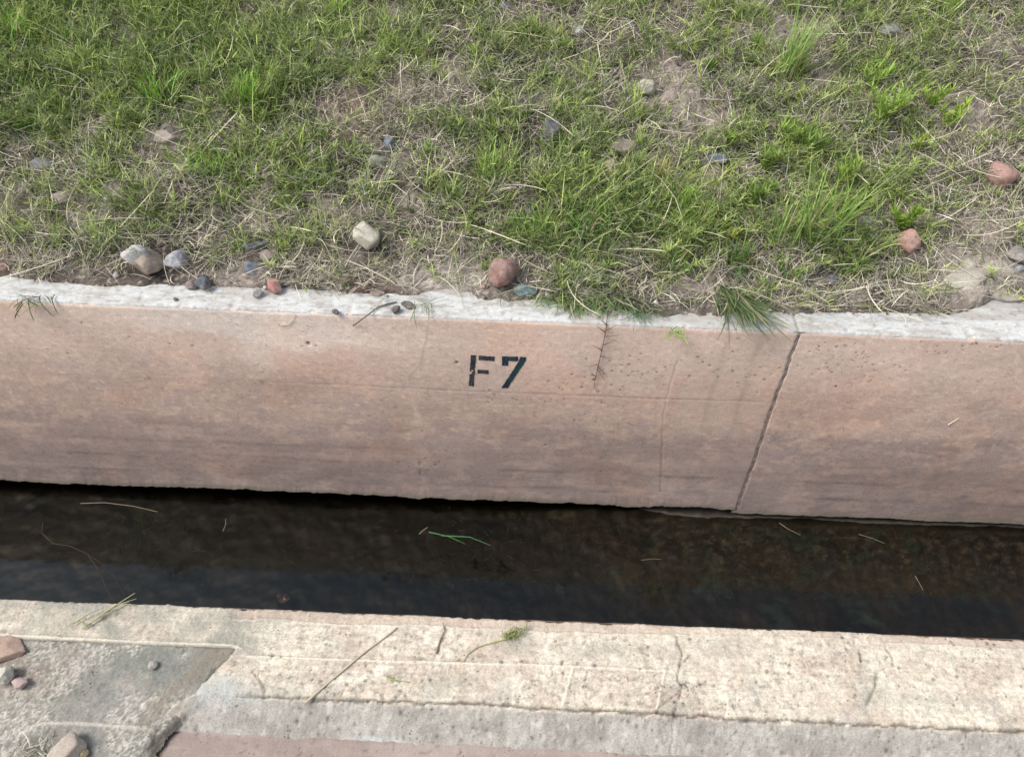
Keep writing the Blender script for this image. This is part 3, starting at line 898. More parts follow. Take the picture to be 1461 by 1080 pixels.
def scatter(n, dens, y0=YB - .015, y1=3.35, xw=3.4):
    """rejection sampling with density function of (x, y, px, py)"""
    out = []
    tot = 0
    while tot < n:
        m = n * 3
        x = rng.uniform(-xw, xw, m); y = rng.uniform(y0, y1, m)
        hw = .25 + .78 * np.hypot(y, CAMZ)          # thin out beyond the view
        z = ground_z(x, y)
        px, py, _ = project(np.stack([x, y, z], -1))
        pr = dens(x, y, px, py) * ss(-.012, .02, y - YB - np.maximum(edge_e(x), -.02)) * np.where(np.abs(x) > hw, .35, 1)
        for sx, sy, r_ in SP:
            pr = pr * (1 - .97 * np.exp(-(np.hypot((px - sx) / (r_ * 1.05), (py - sy - r_ * .9) / (r_ * 1.5))) ** 4))
        k = rng.uniform(0, 1, m) < pr
        out.append(np.stack([x, y, z], -1)[k]); tot += k.sum()
    return np.concatenate(out)[:n]


def gcol(n, x, y, yellow=.25):
    """per-blade green"""
    a = np.array([.105, .155, .048]); b = np.array([.330, .430, .110]); c = np.array([.055, .095, .058]); dd = np.array([.52, .55, .20])
    u = rng.uniform(0, 1, n)[:, None]
    col = a + (b - a) * u
    cl = ss(-.4, .4, fbm(x * 4, y * 4, 3, 120))[:, None]
    col = col * (1 - cl * .45) + c * cl * .45
    k = (rng.uniform(0, 1, n) < yellow)[:, None]
    col = np.where(k, col * .4 + dd * .6, col)
    return col * rng.lognormal(0, .32, n)[:, None]


def dcol(n):
    a = np.array([.64, .60, .47]); b = np.array([.30, .27, .205]); c = np.array([.48, .45, .37]); d = np.array([.15, .115, .09])
    u = rng.uniform(0, 1, n)[:, None]; v = rng.uniform(0, 1, n)[:, None]
    col = (a * (1 - u) + b * u) * .6 + (c * v + d * (1 - v)) * .4
    return col * rng.lognormal(-.05, .42, n)[:, None]


def green_density(x, y, px, py):
    g = gmap(px, py)
    cl = ss(-.22, .22, fbm(x * 7, y * 7, 3, 101) + (g - .62) * .9)
    return np.clip(g * (.08 + .92 * cl), 0, 1) * (1 - .85 * baremap(px, py)) * ss(-.015, .03, y - YB + .01 * pn(x * 9, y, 2))


# clusters of leaves (short creeping grass)
NC = 20500
base = scatter(NC, green_density)
nb = rng.integers(4, 9, NC)
idx = np.repeat(np.arange(NC), nb); n = len(idx)
B = base[idx] + np.stack([rng.normal(0, .006, n), rng.normal(0, .006, n), np.full(n, -.003)], -1)
pxp, pyp, _ = project(base)
lush = gmap(pxp, pyp)[idx]
caz = rng.uniform(0, 2 * np.pi, NC)[idx]
az = caz + rng.normal(0, 1.1, n)
L = rng.lognormal(math.log(.043), .42, n) * (.75 + .65 * lush)
g0 = gcol(n, B[:, 0], B[:, 1], .18)
p1 = blades(B, az, rng.uniform(.1, 1.0, n), rng.uniform(.2, 1.3, n), L, rng.uniform(.0020, .0044, n), g0 * .65, g0 * 1.25)
# runners with side leaves
NR = 6500
rb = scatter(NR, lambda x, y, px, py: np.clip(green_density(x, y, px, py) + .10, 0, 1))
rb[:, 2] += .008
K = 6
Lr = rng.uniform(.06, .17, NR); azr = rng.uniform(0, 2 * np.pi, NR)
cr = dcol(NR) * .5 + gcol(NR, rb[:, 0], rb[:, 1]) * .6
p2 = blades(rb, azr, rng.uniform(.5, 1.3, NR), rng.uniform(.0, .7, NR), Lr, np.full(NR, .0022), cr, cr, K=K, azc=rng.normal(0, .8, NR))
pp = p2[3]
lv = []
for k in range(1, K + 1):
    for s in (-1, 1):
        m = NR
        a = azr + s * rng.uniform(.5, 1.1, m)
        g1 = gcol(m, rb[:, 0], rb[:, 1], .3)
        lv.append(blades(pp[:, k], a, rng.uniform(.5, 1.2, m), rng.uniform(-.2, .9, m), rng.uniform(.014, .040, m), rng.uniform(.0018, .0032, m), g1 * .85, g1 * 1.1)[:3])
NK = 1150
kb = scatter(NK, lambda x, y, px, py: green_density(x, y, px, py) ** 1.4 * ss(.0, .05, y - YB))
nk = rng.integers(14, 34, NK); idx = np.repeat(np.arange(NK), nk); n = len(idx)
B = kb[idx] + np.stack([rng.normal(0, .010, n), rng.normal(0, .010, n), np.full(n, -.003)], -1)
kc = mix((.19, .29, .06), (.50, .60, .16), rng.uniform(0, 1, NK) ** 1.3)[idx] * rng.lognormal(0, .22, (n, 1))
kl = rng.uniform(.045, .105, NK)[idx]
p0 = blades(B, rng.uniform(0, 2 * np.pi, n), rng.uniform(.05, .8, n), rng.uniform(.2, 1.2, n), kl * rng.uniform(.5, 1.1, n), rng.uniform(.0026, .0048, n), kc * .6, kc * 1.15)
NW = 1500
wb = scatter(NW, lambda x, y, px, py: np.clip(green_density(x, y, px, py) * .7 + .25 * ss(700, 1100, px), 0, 1) * (1 - .8 * baremap(px, py)) * ss(.0, .04, y - YB))
azw = rng.uniform(0, 6.28, NW); wc = mix((.20, .30, .07), (.48, .58, .17), rng.uniform(0, 1, NW) ** 1.2)
ps = blades(wb, azw, rng.uniform(.05, .8, NW), rng.uniform(.1, .8, NW), rng.uniform(.035, .10, NW), np.full(NW, .0020), wc * .7, wc * .85, K=6)
lv.append(ps[:3])
for k in range(1, 7):
    for s_ in (0, 1, 2):
        lv.append(blades(ps[3][:, k], rng.uniform(0, 6.28, NW), rng.uniform(.3, 1.1, NW), rng.uniform(-.1, .8, NW), rng.uniform(.016, .036, NW), rng.uniform(.0026, .0044, NW), wc * .8, wc * rng.uniform(.9, 1.25, (NW, 1)))[:3])
V, Q, Cc = join([p0[:3], p1[:3], p2[:3]] + lv)
go = mesh_np('green_grass', V, Q, M_BLADE, Cc, smooth=False)
setp(go, 'short green creeping grass covering the bank above the ditch', 'grass', kind='stuff')


# dry thatch
def dry_density(x, y, px, py):
    return np.clip(.5 + .5 * fbm(x * 5, y * 5, 3, 111), .08, 1) * (1 - .75 * baremap(px, py)) * ss(-.02, .035, y - YB) * (1 - .45 * gmap(px, py))


ND = 134000
base = scatter(ND, dry_density)
base[:, 2] += rng.uniform(0, .016, ND)
c = dcol(ND)
fl = fbm(base[:, 0] * 2.5, base[:, 1] * 2.5, 2, 130) * 3
p3 = blades(base, fl + rng.uniform(0, 2 * np.pi, ND), rng.uniform(.9, 1.65, ND), rng.normal(0, .5, ND), rng.lognormal(math.log(.042), .5, ND), rng.uniform(.0009, .0027, ND), c, c * rng.uniform(.8, 1.1, (ND, 1)), azc=rng.normal(0, 1.0, ND))
# upright and arching dry blades
NE = 30000
base = scatter(NE, dry_density)
c = dcol(NE) * 1.15
p4 = blades(base, rng.uniform(0, 2 * np.pi, NE), rng.uniform(.2, 1.1, NE), rng.uniform(.3, 1.6, NE), rng.lognormal(math.log(.055), .35, NE), rng.uniform(.0013, .0028, NE), c * .8, c * 1.1, azc=rng.normal(0, .5, NE))
# long pale stalks
NS = 3200
base = scatter(NS, dry_density)
base[:, 2] += rng.uniform(.004, .03, NS)
c = np.array([.62, .56, .42]) * rng.uniform(.6, 1.15, (NS, 1))
p5 = blades(base, rng.uniform(0, 2 * np.pi, NS), rng.uniform(1.1, 1.6, NS), rng.normal(0, .35, NS), rng.uniform(.07, .24, NS), rng.uniform(.0014, .0034, NS), c, c, K=9, azc=rng.normal(0, 1.1, NS))
V, Q, Cc = join([p3[:3], p4[:3], p5[:3]])
do = mesh_np('dry_grass', V, Q, M_DRY, Cc, smooth=False)
setp(do, 'tangled straw coloured dead grass lying over the bank soil', 'dry grass', kind='stuff')

# crumbs of soil and grit
def ico(sub):
    import bmesh
    bm = bmesh.new(); bmesh.ops.create_icosphere(bm, subdivisions=sub, radius=1)
    v = np.array([x.co[:] for x in bm.verts]); f = np.array([[q.index for q in x.verts] for x in bm.faces]); bm.free()
    return v, f


iv, iff = ico(1)
NG = 9000
gb = scatter(NG, lambda x, y, px, py: np.clip(.2 + .8 * baremap(px, py) + .6 * (np.abs(y - YB - .02) < .05), 0, 1) * ss(-.06, .0, y - YB), y0=YB - .07)
r = rng.lognormal(math.log(.0030), .55, NG).clip(.001, .012)
jit = 1 + rng.normal(0, .22, (NG, len(iv), 1))
V = gb[:, None, :] + iv[None] * jit * r[:, None, None] * np.array([1, 1, .7])
V[:, :, 2] += r[:, None] * .2 + np.where(gb[:, 1] < YB, .004, 0)[:, None]
Q = (iff[None] + (np.arange(NG) * len(iv))[:, None, None]).reshape(-1, 3)
cg = mix((.30, .25, .21), (.14, .115, .10), rng.uniform(0, 1, NG)); cg[rng.uniform(0, 1, NG) < .12] = (.45, .43, .40)
setp(mesh_np('grit', V.reshape(-1, 3), Q, M_SOIL, np.repeat(cg[:, None], len(iv), 1), smooth=False), 'loose soil crumbs and grit along the top of the wall', 'grit', kind='stuff')

# ------------------------------------------------------------------ STONES
sv3, sf3 = ico(4)
_mats = {}


def stone(px, py, w, h, c1, c2, label, surf='bank', name='stone', ang=0.35, flat=.8, bury=.34, rot=None, scale=70, group=None, seed=None, depthf=1.0, amt=.6, fwdm=0.0):
    if surf == 'bank': p = Ubank(px, py + h * .30)
    elif surf == 'wall_top': p = Uz(px, py + h * .25, .004)
    elif surf == 'apron':
        p = Uz(px, py + h * .2, -.03)
        p[2] = -.004 - .046 * (float(yliv(p[0])) - p[1]) / .28 + .002
    elif surf == 'slab': p = Uz(px, py, .002)
    elif surf == 'bed': p = Uz(px, py, WZ - .004)
    q_ = np.array([0, 0, CAMZ]) - p; p = p + q_ / np.linalg.norm(q_) * fwdm
    dep = project(p)[2]
    a = w * dep / F / 2 * 1.13; b = h * dep / F / 2 * 1.13
    r = np.array([a, b * depthf, b * flat])
    rs = np.random.default_rng(int(px * 7 + py * 13) if seed is None else seed)
    v = sv3.copy()
    off = rs.uniform(-50, 50, 3)
    nz = np.array([mnoise.noise(Vector(q * 1.1 + off)) for q in v])
    n2 = np.array([mnoise.noise(Vector(q * 3.0 + off)) for q in v])
    n3 = np.array([mnoise.noise(Vector(q * 9.0 + off)) for q in v])
    v = v * (1 + .28 * nz + .10 * n2 + .025 * n3)[:, None]
    for i in range(int(4 + 8 * ang)):
        d = rs.normal(size=3); d /= np.linalg.norm(d)
        lim = rs.uniform(.5, .88)
        s = v @ d
        ex = np.maximum(s - lim, 0)
        v = v - d[None] * (ex * .92)[:, None]
    ra = rs.uniform(0, 6.28) if rot is None else rot
    if rot is None:
        v = v * r
        ca, sa = math.cos(rs.uniform(-.3, .3)), math.sin(rs.uniform(-.3, .3))
    else:
        v = v * r; ca, sa = math.cos(rot), math.sin(rot)
    v = np.stack([v[:, 0] * ca - v[:, 1] * sa, v[:, 0] * sa + v[:, 1] * ca, v[:, 2]], -1)
    key = (tuple(c1), tuple(c2), scale)
    if key not in _mats: _mats[key] = mat_stone('stone_' + name, c1, c2, scale, amt)
    v[:, 2] += r[2] * (1 - bury * 1.6)
    o = mesh_np(name, v, sf3, _mats[key], None)
    o.location = p
    setp(o, label, 'pebble' if name == 'pebble' else 'stone', group or 'stones lying on the bank')
    return o


def yliv(x): return ylip(np.clip(x, -1.4, 1.4))


WHT = ((.50, .49, .46), (.27, .26, .25)); BLU = ((.17, .20, .235), (.095, .11, .13)); RED = ((.36, .205, .17), (.25, .14, .12)); TAN = ((.33, .27, .21), (.21, .17, .135))
GRY = ((.26, .26, .26), (.15, .15, .155)); DRK = ((.085, .10, .12), (.05, .055, .065)); CRM = ((.50, .46, .36), (.34, .31, .25)); PNK = ((.46, .27, .23), (.33, .17, .14))
stone(210, 366, 44, 44, *TAN, 'lumpy tan stone behind the white-faced cobble near the left wall top', ang=.2)
stone(196, 362, 33, 27, *WHT, 'white-faced grey cobble leaning on a lumpy tan stone', seed=4, flat=.9, fwdm=.028)
stone(256, 369, 34, 26, (.40, .41, .42), (.16, .17, .19), 'rounded grey stone with a pale top, right of the white-faced cobble', scale=50)
stone(361, 381, 32, 28, *BLU, 'blue-grey oblong pebble just above the whitewashed edge', name='pebble', rot=.5)
stone(365, 349, 34, 16, (.15, .17, .20), (.09, .10, .12), 'long flat slate-blue stone above the blue-grey oblong pebble', rot=.35)
stone(383, 364, 22, 18, (.30, .24, .22), (.2, .16, .15), 'small brownish pebble touching the blue-grey oblong one', name='pebble')
stone(292, 405, 20, 22, *DRK, 'dark slate pebble resting on the whitewashed edge beside a brown one', 'wall_top', 'pebble', bury=.05)
stone(275, 406, 17, 15, (.20, .16, .15), (.13, .10, .10), 'dull brown pebble left of the dark slate pebble on the whitewashed edge', 'wall_top', 'pebble', bury=.05)
stone(393, 409, 26, 21, (.42, .20, .17), (.28, .15, .13), 'rough pinkish red pebble on the back of the whitewashed edge', 'wall_top', 'pebble', ang=.8, bury=.05, scale=140)
stone(367, 418, 14, 16, *WHT, 'small pale grey pebble left of the pinkish red one on the edge', 'wall_top', 'pebble', bury=.05)
stone(526, 334, 46, 44, (.55, .52, .42), (.36, .34, .28), 'large cream speckled stone with flat sides in the grass', ang=1.0, scale=170, bury=.2)
stone(717, 390, 36, 44, (.24, .135, .115), (.16, .085, .075), 'reddish brown rounded rock perched behind the F7 mark', ang=.5, bury=.1, flat=1.0)
stone(750, 414, 34, 20, (.13, .20, .20), (.07, .11, .115), 'dark teal flat stone right of the reddish brown rock', bury=.2)
stone(688, 411, 12, 11, (.33, .22, .19), (.24, .15, .13), 'tiny pink pebble at the foot of the reddish brown rock', 'wall_top', 'pebble', bury=0)
stone(4, 379, 20, 22, *PNK, 'salmon pink stone cut by the left edge of the picture')
stone(787, 188, 27, 36, *DRK, 'dark blue-grey upright stone in the middle of the grass', ang=.6, flat=1.1, rot=-.3)
stone(827, 44, 18, 19, (.45, .46, .45), (.33, .34, .34), 'small white pebble high up in the grass', name='pebble')
stone(920, 125, 28, 27, (.46, .44, .34), (.33, .31, .25), 'smooth cream pebble beside a bare soil patch', name='pebble', bury=.1)
stone(886, 207, 42, 28, (.29, .24, .20), (.20, .16, .14), 'flat brown stone above the orange-tinted one', bury=.35)
stone(874, 235, 26, 26, (.45, .34, .25), (.28, .22, .18), 'pale stone with an orange tint below the flat brown one', scale=40)
stone(540, 231, 26, 26, (.24, .25, .20), (.15, .16, .13), 'greenish grey stone half hidden in dead grass', ang=.8)
stone(556, 202, 18, 22, *BLU, 'slate-blue stone just above the greenish grey one', ang=.5)
stone(516, 258, 24, 16, *TAN, 'tan stone below the greenish grey one', bury=.4)
stone(722, 7, 17, 14, (.22, .24, .28), (.13, .14, .17), 'grey-blue pebble at the top edge of the picture', name='pebble')
stone(1021, 225, 32, 17, (.19, .24, .29), (.12, .15, .18), 'flat blue stone lying on pale soil at right', bury=.25)
stone(1426, 244, 34, 40, *RED, 'large red stone close to the right edge of the picture', ang=.3, scale=120)
stone(1294, 340, 32, 37, (.42, .24, .20), (.30, .17, .145), 'salmon red rounded stone among weeds at right', ang=.4, scale=150, flat=.95)
stone(1099, 176, 17, 17, *TAN, 'small tan pebble right of the bare soil patch', name='pebble')
stone(1199, 261, 17, 17, (.29, .23, .20), (.19, .15, .13), 'small brown pebble between tall green blades', name='pebble')
stone(1215, 71, 17, 12, (.40, .25, .21), (.27, .17, .15), 'small pink pebble near the top right', name='pebble')
stone(1266, 42, 28, 24, *GRY, 'grey stone at the top right under dry stems', bury=.3)
stone(1238, 312, 24, 16, *GRY, 'flat grey stone left of the salmon red one', bury=.35)
stone(60, 233, 36, 22, (.22, .22, .23), (.14, .14, .15), 'grey stone under straw at the left side', bury=.35)
stone(236, 192, 42, 22, (.38, .33, .28), (.27, .22, .18), 'dusty beige stone sunk in the upper left turf', bury=.5)
stone(88, 277, 32, 24, (.30, .26, .22), (.20, .17, .15), 'dusty tan stone below the grey one at the left side', bury=.5)
stone(114, 353, 24, 22, *DRK, 'dark grey stone left of the lumpy tan stone')
stone(926, 43, 8, 8, (.45, .37, .32), (.33, .26, .22), 'tiny pinkish pebble right of the small white one', name='pebble')
stone(667, 327, 14, 10, (.38, .30, .26), (.26, .2, .17), 'tiny buff pebble above the reddish brown rock', name='pebble')
stone(683, 323, 12, 12, (.30, .27, .24), (.2, .18, .16), 'tiny grey-brown pebble right of the buff one', name='pebble')
stone(1186, 397, 26, 18, *DRK, 'dark slate stone under weeds behind the right whitewashed edge', bury=.3)
stone(1453, 383, 16, 14, (.30, .32, .35), (.2, .21, .23), 'grey-blue pebble at the right edge of the picture', name='pebble')
stone(1448, 362, 26, 26, (.30, .28, .27), (.2, .19, .18), 'grey stone above the grey-blue pebble at the right edge', bury=.3)
stone(1375, 386, 60, 40, (.45, .42, .36), (.29, .27, .22), 'crusty pale lump of old mortar behind the right whitewashed edge', ang=.9, bury=.55, flat=.5, scale=90)
stone(1425, 412, 50, 24, (.40, .37, .33), (.27, .25, .22), 'flat crumb of grey mortar at the back of the right edge', ang=.9, bury=.5, flat=.5, scale=90)
stone(606, 392, 26, 18, (.30, .26, .23), (.2, .17, .15), 'grey-brown clod left of the reddish brown rock', ang=.7, bury=.3)
stone(621, 381, 8, 8, *DRK, 'tiny black pebble on top of the grey-brown clod', name='pebble', bury=0)
stone(582, 434, 22, 12, (.10, .095, .085), (.06, .055, .05), 'flat dark chip on the whitewashed edge beside a twig', 'wall_top', 'pebble', bury=.1, flat=.5)
stone(565, 442, 12, 13, (.13, .125, .12), (.08, .075, .07), 'round dark pebble at the front of the whitewashed edge', 'wall_top', 'pebble', bury=.1)
stone(479, 445, 10, 8, *DRK, 'small black chip at the wall edge left of the twig', 'wall_top', 'pebble', bury=.2)
stone(251, 427, 7, 5, *DRK, 'tiny black chip alone on the left whitewashed edge', 'wall_top', 'pebble', bury=.2)
stone(536, 416, 24, 14, (.28, .22, .2), (.18, .14, .12), 'brown clod behind the whitewashed edge left of the twig', ang=.8)
stone(487, 398, 16, 12, (.34, .16, .13), (.24, .12, .1), 'small red pebble in dead grass behind the whitewashed edge', name='pebble')
G2 = 'stones lying on the lower left slab'
stone(15, 966, 29, 27, (.47, .45, .38), (.33, .32, .27), 'round cream pebble on the greenish slab', 'apron', 'pebble', ang=.1, bury=.1, group=G2, flat=.9)
stone(38, 978, 22, 16, (.44, .33, .31), (.32, .24, .23), 'small pink pebble right of the round cream one', 'apron', 'pebble', ang=.3, bury=.1, group=G2)
stone(97, 1063, 44, 38, (.42, .36, .30), (.30, .25, .21), 'rounded beige stone near the bottom left corner', 'apron', ang=.3, bury=.2, group=G2, flat=.8)
stone(224, 955, 12, 12, (.36, .34, .31), (.26, .25, .23), 'tiny grey pebble alone in the middle of the greenish slab', 'apron', 'pebble', bury=.2, group=G2)
stone(12, 925, 74, 46, (.34, .22, .17), (.27, .18, .14), 'flat reddish stone slab jutting in from the left edge of the picture', 'apron', ang=1.0, bury=.5, flat=.28, group=G2, scale=60, seed=12)
stone(122, 1074, 12, 12, (.24, .20, .10), (.15, .12, .07), 'tiny olive pebble beside the rounded beige stone', 'apron', 'pebble', bury=.1, group=G2)


# ------------------------------------------------------------------ TUFTS AND WEEDS
def tuft(px, py, n, hh, spread, dirx=0.0, col=(.16, .30, .04), label='', name='grass_tuft', wid=.0040, leafy=False, group='bright tufts of grass on the bank', surf=None, curl=1.0):
    p = Ubank(px, py) if surf is None else surf
    p = np.array([p[0], p[1], (float(ground_z(p[0], p[1])) if surf is None else p[2])])
    B = np.zeros((n, 3)); B[:, 0] = rng.normal(0, spread * .25, n); B[:, 1] = rng.normal(0, spread * .25, n); B[:, 2] = -.004
    az = rng.uniform(0, 2 * np.pi, n)
    az = np.where(rng.uniform(0, 1, n) < abs(dirx), 0.3 if dirx > 0 else math.pi - .3, az) + rng.normal(0, .4, n)
    n = int(n * 1.4); B = np.zeros((n, 3)); B[:, 0] = rng.normal(0, 1, n).clip(-1.5, 1.5) * spread * .26; B[:, 1] = rng.normal(0, 1, n).clip(-1.5, 1.5) * spread * .26; B[:, 2] = -.004
    az = rng.uniform(0, 2 * np.pi, n); az = np.where(rng.uniform(0, 1, n) < abs(dirx), 0.3, az) + rng.normal(0, .4, n)
    c = 1.25 * np.array(col) * rng.uniform(.6, 1.3, (n, 1))
    dry = rng.uniform(0, 1, n) < .15
    c[dry] = np.array([.40, .34, .17]) * rng.uniform(.7, 1.1, (dry.sum(), 1))
    n = int(n); L = rng.uniform(.55, 1.2, n) * hh
    parts = []
    if leafy: B[:, :2] *= .12
    if not leafy:
        parts.append(blades(B, az, rng.uniform(.02, .45, n), rng.uniform(.1, 1.0, n) * curl, L, rng.uniform(.75, 1.2, n) * wid, c * .75, c * 1.15, K=4)[:3])
    else:
        st = max(2, n // 6)
        Bs = B[:st]; azs = az[:st]
        cs_ = np.array([.17, .22, .06]) * np.ones((st, 1))
        K = 8
        s = blades(Bs, azs, rng.uniform(.05, .4, st), rng.uniform(.2, .7, st), rng.uniform(.75, 1.05, st) * hh, np.full(st, .0022), cs_ * .8, cs_, K=K)
        parts.append(s[:3])
        for k in range(2, K + 1):
            for q in range(3):
                cc_ = np.array([1.35, 1.15, 1.3]) * np.array(col) * rng.uniform(.7, 1.3, (st, 1))
                parts.append(blades(s[3][:, k], rng.uniform(0, 6.28, st), rng.uniform(.15, .9, st), rng.uniform(0, .7, st), rng.uniform(.022, .042, st), np.full(st, wid * 1.35), cc_ * .85, cc_ * 1.1, K=4)[:3])
    V, Q, Cc = join(parts)
    o = mesh_np(name, V, Q, M_BLADE, Cc, smooth=False)
    o.location = p
    setp(o, label, 'weed' if leafy else 'grass tuft', group)
    return o


YG = (.34, .52, .08); DG = (.10, .20, .045); MG = (.20, .36, .06)
tuft(232, 150, 90, .12, .12, .2, MG, 'broad bright green tuft in the upper left turf')
tuft(352, 150, 70, .11, .10, .2, (.18, .33, .05), 'bright green tuft right of the broad one in the upper left turf')
tuft(30, 60, 80, .12, .16, .2, MG, 'green tuft at the upper left corner')
tuft(110, 70, 80, .11, .16, .2, (.13, .25, .04), 'mid green tuft between the corner tuft and the broad bright one')
tuft(482, 30, 36, .10, .05, 0, YG, 'upright yellow-green tuft at the top edge, left of centre')
tuft(556, 75, 40, .08, .09, 0, (.24, .38, .06), 'spreading yellow-green tuft below the top edge, left of centre')
tuft(440, 165, 9, .035, .015, 0, (.33, .42, .05), 'tiny lime yellow seedling in thin turf')
tuft(45, 190, 50, .07, .09, 0, DG, 'dark green tuft near the left edge')
tuft(300, 250, 60, .09, .12, .3, MG, 'green tuft above the large cream stone, left side')
tuft(450, 265, 60, .06, .14, 0, DG, 'low dark green tuft between the left stones and the centre')
tuft(700, 250, 60, .08, .10, 0, MG, 'green tuft left of the dark upright stone')
tuft(835, 330, 110, .09, .16, 0, (.11, .23, .04), 'dense dark green tuft above the thorny stem')
tuft(760, 330, 80, .08, .14, 0, (.12, .25, .04), 'dense green tuft above the reddish brown rock')
tuft(940, 270, 44, .11, .05, 0, (.33, .31, .10), 'yellowing half dead tuft right of the orange-tinted stone')
tuft(970, 300, 40, .09, .06, .3, MG, 'green tuft right of the yellowing one')
tuft(1122, 112, 60, .24, .09, .45, (.22, .34, .09), curl=.8, label= 'tall leaning tuft of pale green blades at the upper right')
tuft(1158, 345, 60, .27, .12, 0, (.22, .34, .085), curl=.9, label= 'tallest bright green tuft of upright blades at right')
tuft(1150, 350, 50, .09, .09, 0, DG, 'dark green leaves at the foot of the tallest bright tuft')
tuft(1045, 380, 40, .11, .06, 0, (.10, .17, .05), 'grey-green tuft above the clump drooping over the wall')
tuft(1240, 30, 30, .05, .1, 0, MG, 'small green tuft by the grey stone at the top right')
tuft(1345, 25, 70, .08, .07, 0, (.20, .34, .05), 'bushy green tuft at the top edge, far right')
GW = 'narrow-leaved weeds on the right part of the bank'
tuft(1238, 135, 40, .10, .05, .2, (.20, .34, .06), 'leafy weed below the small pink pebble', 'leafy_weed', leafy=True, group=GW)
tuft(1250, 185, 48, .13, .06, .5, (.22, .38, .06), 'leaning leafy weed in the middle of the right bank', 'leafy_weed', leafy=True, group=GW)
tuft(1325, 160, 26, .09, .03, .2, (.24, .40, .06), 'single upright leafy weed left of the bare soil at right', 'leafy_weed', leafy=True, group=GW)
tuft(1345, 190, 30, .10, .03, .8, (.26, .42, .06), 'leafy weed leaning right over the bare soil patch', 'leafy_weed', leafy=True, group=GW)
tuft(1298, 225, 20, .07, .02, .5, (.28, .42, .07), 'small pale leafy weed above the salmon red stone', 'leafy_weed', leafy=True, group=GW)
tuft(1150, 230, 60, .10, .10, 0, (.17, .29, .06), 'bushy leafy weed above the tallest bright tuft', 'leafy_weed', leafy=True, group=GW)
tuft(1280, 335, 36, .09, .05, .3, (.20, .34, .05), 'leafy weed touching the salmon red stone', 'leafy_weed', leafy=True, group=GW)
tuft(1042, 352, 10, .04, .012, 0, (.36, .46, .08), 'little lime yellow sprig in dead grass at right', 'leafy_weed', leafy=True, group=GW)
tuft(1090, 255, 36, .09, .05, 0, (.18, .30, .06), 'leafy weed right of the flat blue stone', 'leafy_weed', leafy=True, group=GW)
tuft(1195, 330, 46, .17, .10, 0, (.24, .36, .08), 'looser mid-height tuft just right of the tallest bright tuft', curl=1.1)
tuft(1110, 345, 46, .15, .10, 0, (.22, .33, .09), 'looser mid-height tuft just left of the tallest bright tuft', curl=1.1)
tuft(990, 330, 60, .12, .12, 0, (.20, .31, .07), 'wide green tuft between the yellowing tuft and the lime yellow sprig')
tuft(1075, 300, 40, .10, .07, 0, (.17, .29, .06), 'leafy weed left of the tallest bright tuft', 'leafy_weed', leafy=True, group=GW)
tuft(1195, 275, 36, .10, .06, .3, (.20, .33, .06), 'leafy weed right of the small brown pebble', 'leafy_weed', leafy=True, group=GW)
tuft(1120, 215, 34, .09, .05, 0, (.20, .33, .06), 'leafy weed in dead grass left of the bushy leafy weed', 'leafy_weed', leafy=True, group=GW)
tuft(1040, 215, 18, .06, .03, 0, (.19, .31, .06), 'short leafy weed just above the flat blue stone', 'leafy_weed', leafy=True, group=GW)
tuft(1010, 110, 18, .05, .03, 0, (.17, .29, .07), 'tiny leafy weed on bare soil near the cream pebble', 'leafy_weed', leafy=True, group=GW)
tuft(1075, 80, 24, .06, .03, 0, (.18, .30, .07), 'leafy weed standing below the pale soil at the top', 'leafy_weed', leafy=True, group=GW)
tuft(1215, 385, 60, .06, .09, 0, (.10, .17, .05), 'low dark green weed behind the right whitewashed edge')
tuft(1130, 395, 50, .05, .08, 0, (.08, .17, .03), 'low dark tuft behind the edge, above the wall joint')
tuft(845, 400, 130, .065, .13, 0, (.36, .40, .27), 'pale grey-green seeding tuft above the thorny stem')
tuft(1060, 395, 60, .07, .12, 0, (.11, .19, .06), 'dull green tuft behind the clump drooping over the wall')
tuft(960, 385, 50, .07, .10, 0, (.14, .25, .05), 'green tuft just behind the edge left of the drooping clump')


# drooping clumps over the wall edge
def droop(px, py, n, L, label, col=(.11, .21, .04), wid=.0034, sp=.02, az0=-math.pi / 2, curl=(.5, 1.6), up=.75):
    n = int(n * 1.9); L *= 1.6; sp *= 1.4
    p = Uz(px, py, .006)
    B = np.stack([rng.normal(0, sp, n), rng.uniform(-.005, .035, n), rng.uniform(0, .006, n)], -1)
    az = az0 + rng.normal(0, .75 if up < 1 else .17, n)
    c = np.array(col) * rng.uniform(.6, 1.35, (n, 1)); kd = rng.uniform(0, 1, n) < .22; c[kd] = np.array([.42, .37, .25]) * rng.uniform(.6, 1.1, (kd.sum(), 1))
    V, Q, Cc = join([blades(B, az, rng.uniform(up, 1.5, n), rng.uniform(*curl, n), rng.uniform(.45, 1.1, n) * L, rng.uniform(.6, 1.2, n) * wid, c * .8, c * 1.15, K=6, azc=rng.normal(0, 1.0 if up < 1 else .45, n))[:3]])
    on = (V[:, 1] + p[1]) > YF - .006
    V[:, 2] = np.where(on, np.maximum(V[:, 2], .002 + .012 * rng.uniform(0, 1, len(V)).round(1) * 0 + .004 * np.sin(V[:, 0] * 300) ** 2), V[:, 2])
    o = mesh_np('hanging_grass', V, Q, M_BLADE, Cc, smooth=False)
    o.location = p
    return setp(o, label, 'grass tuft', 'grass sprigs reaching over the wall edge')


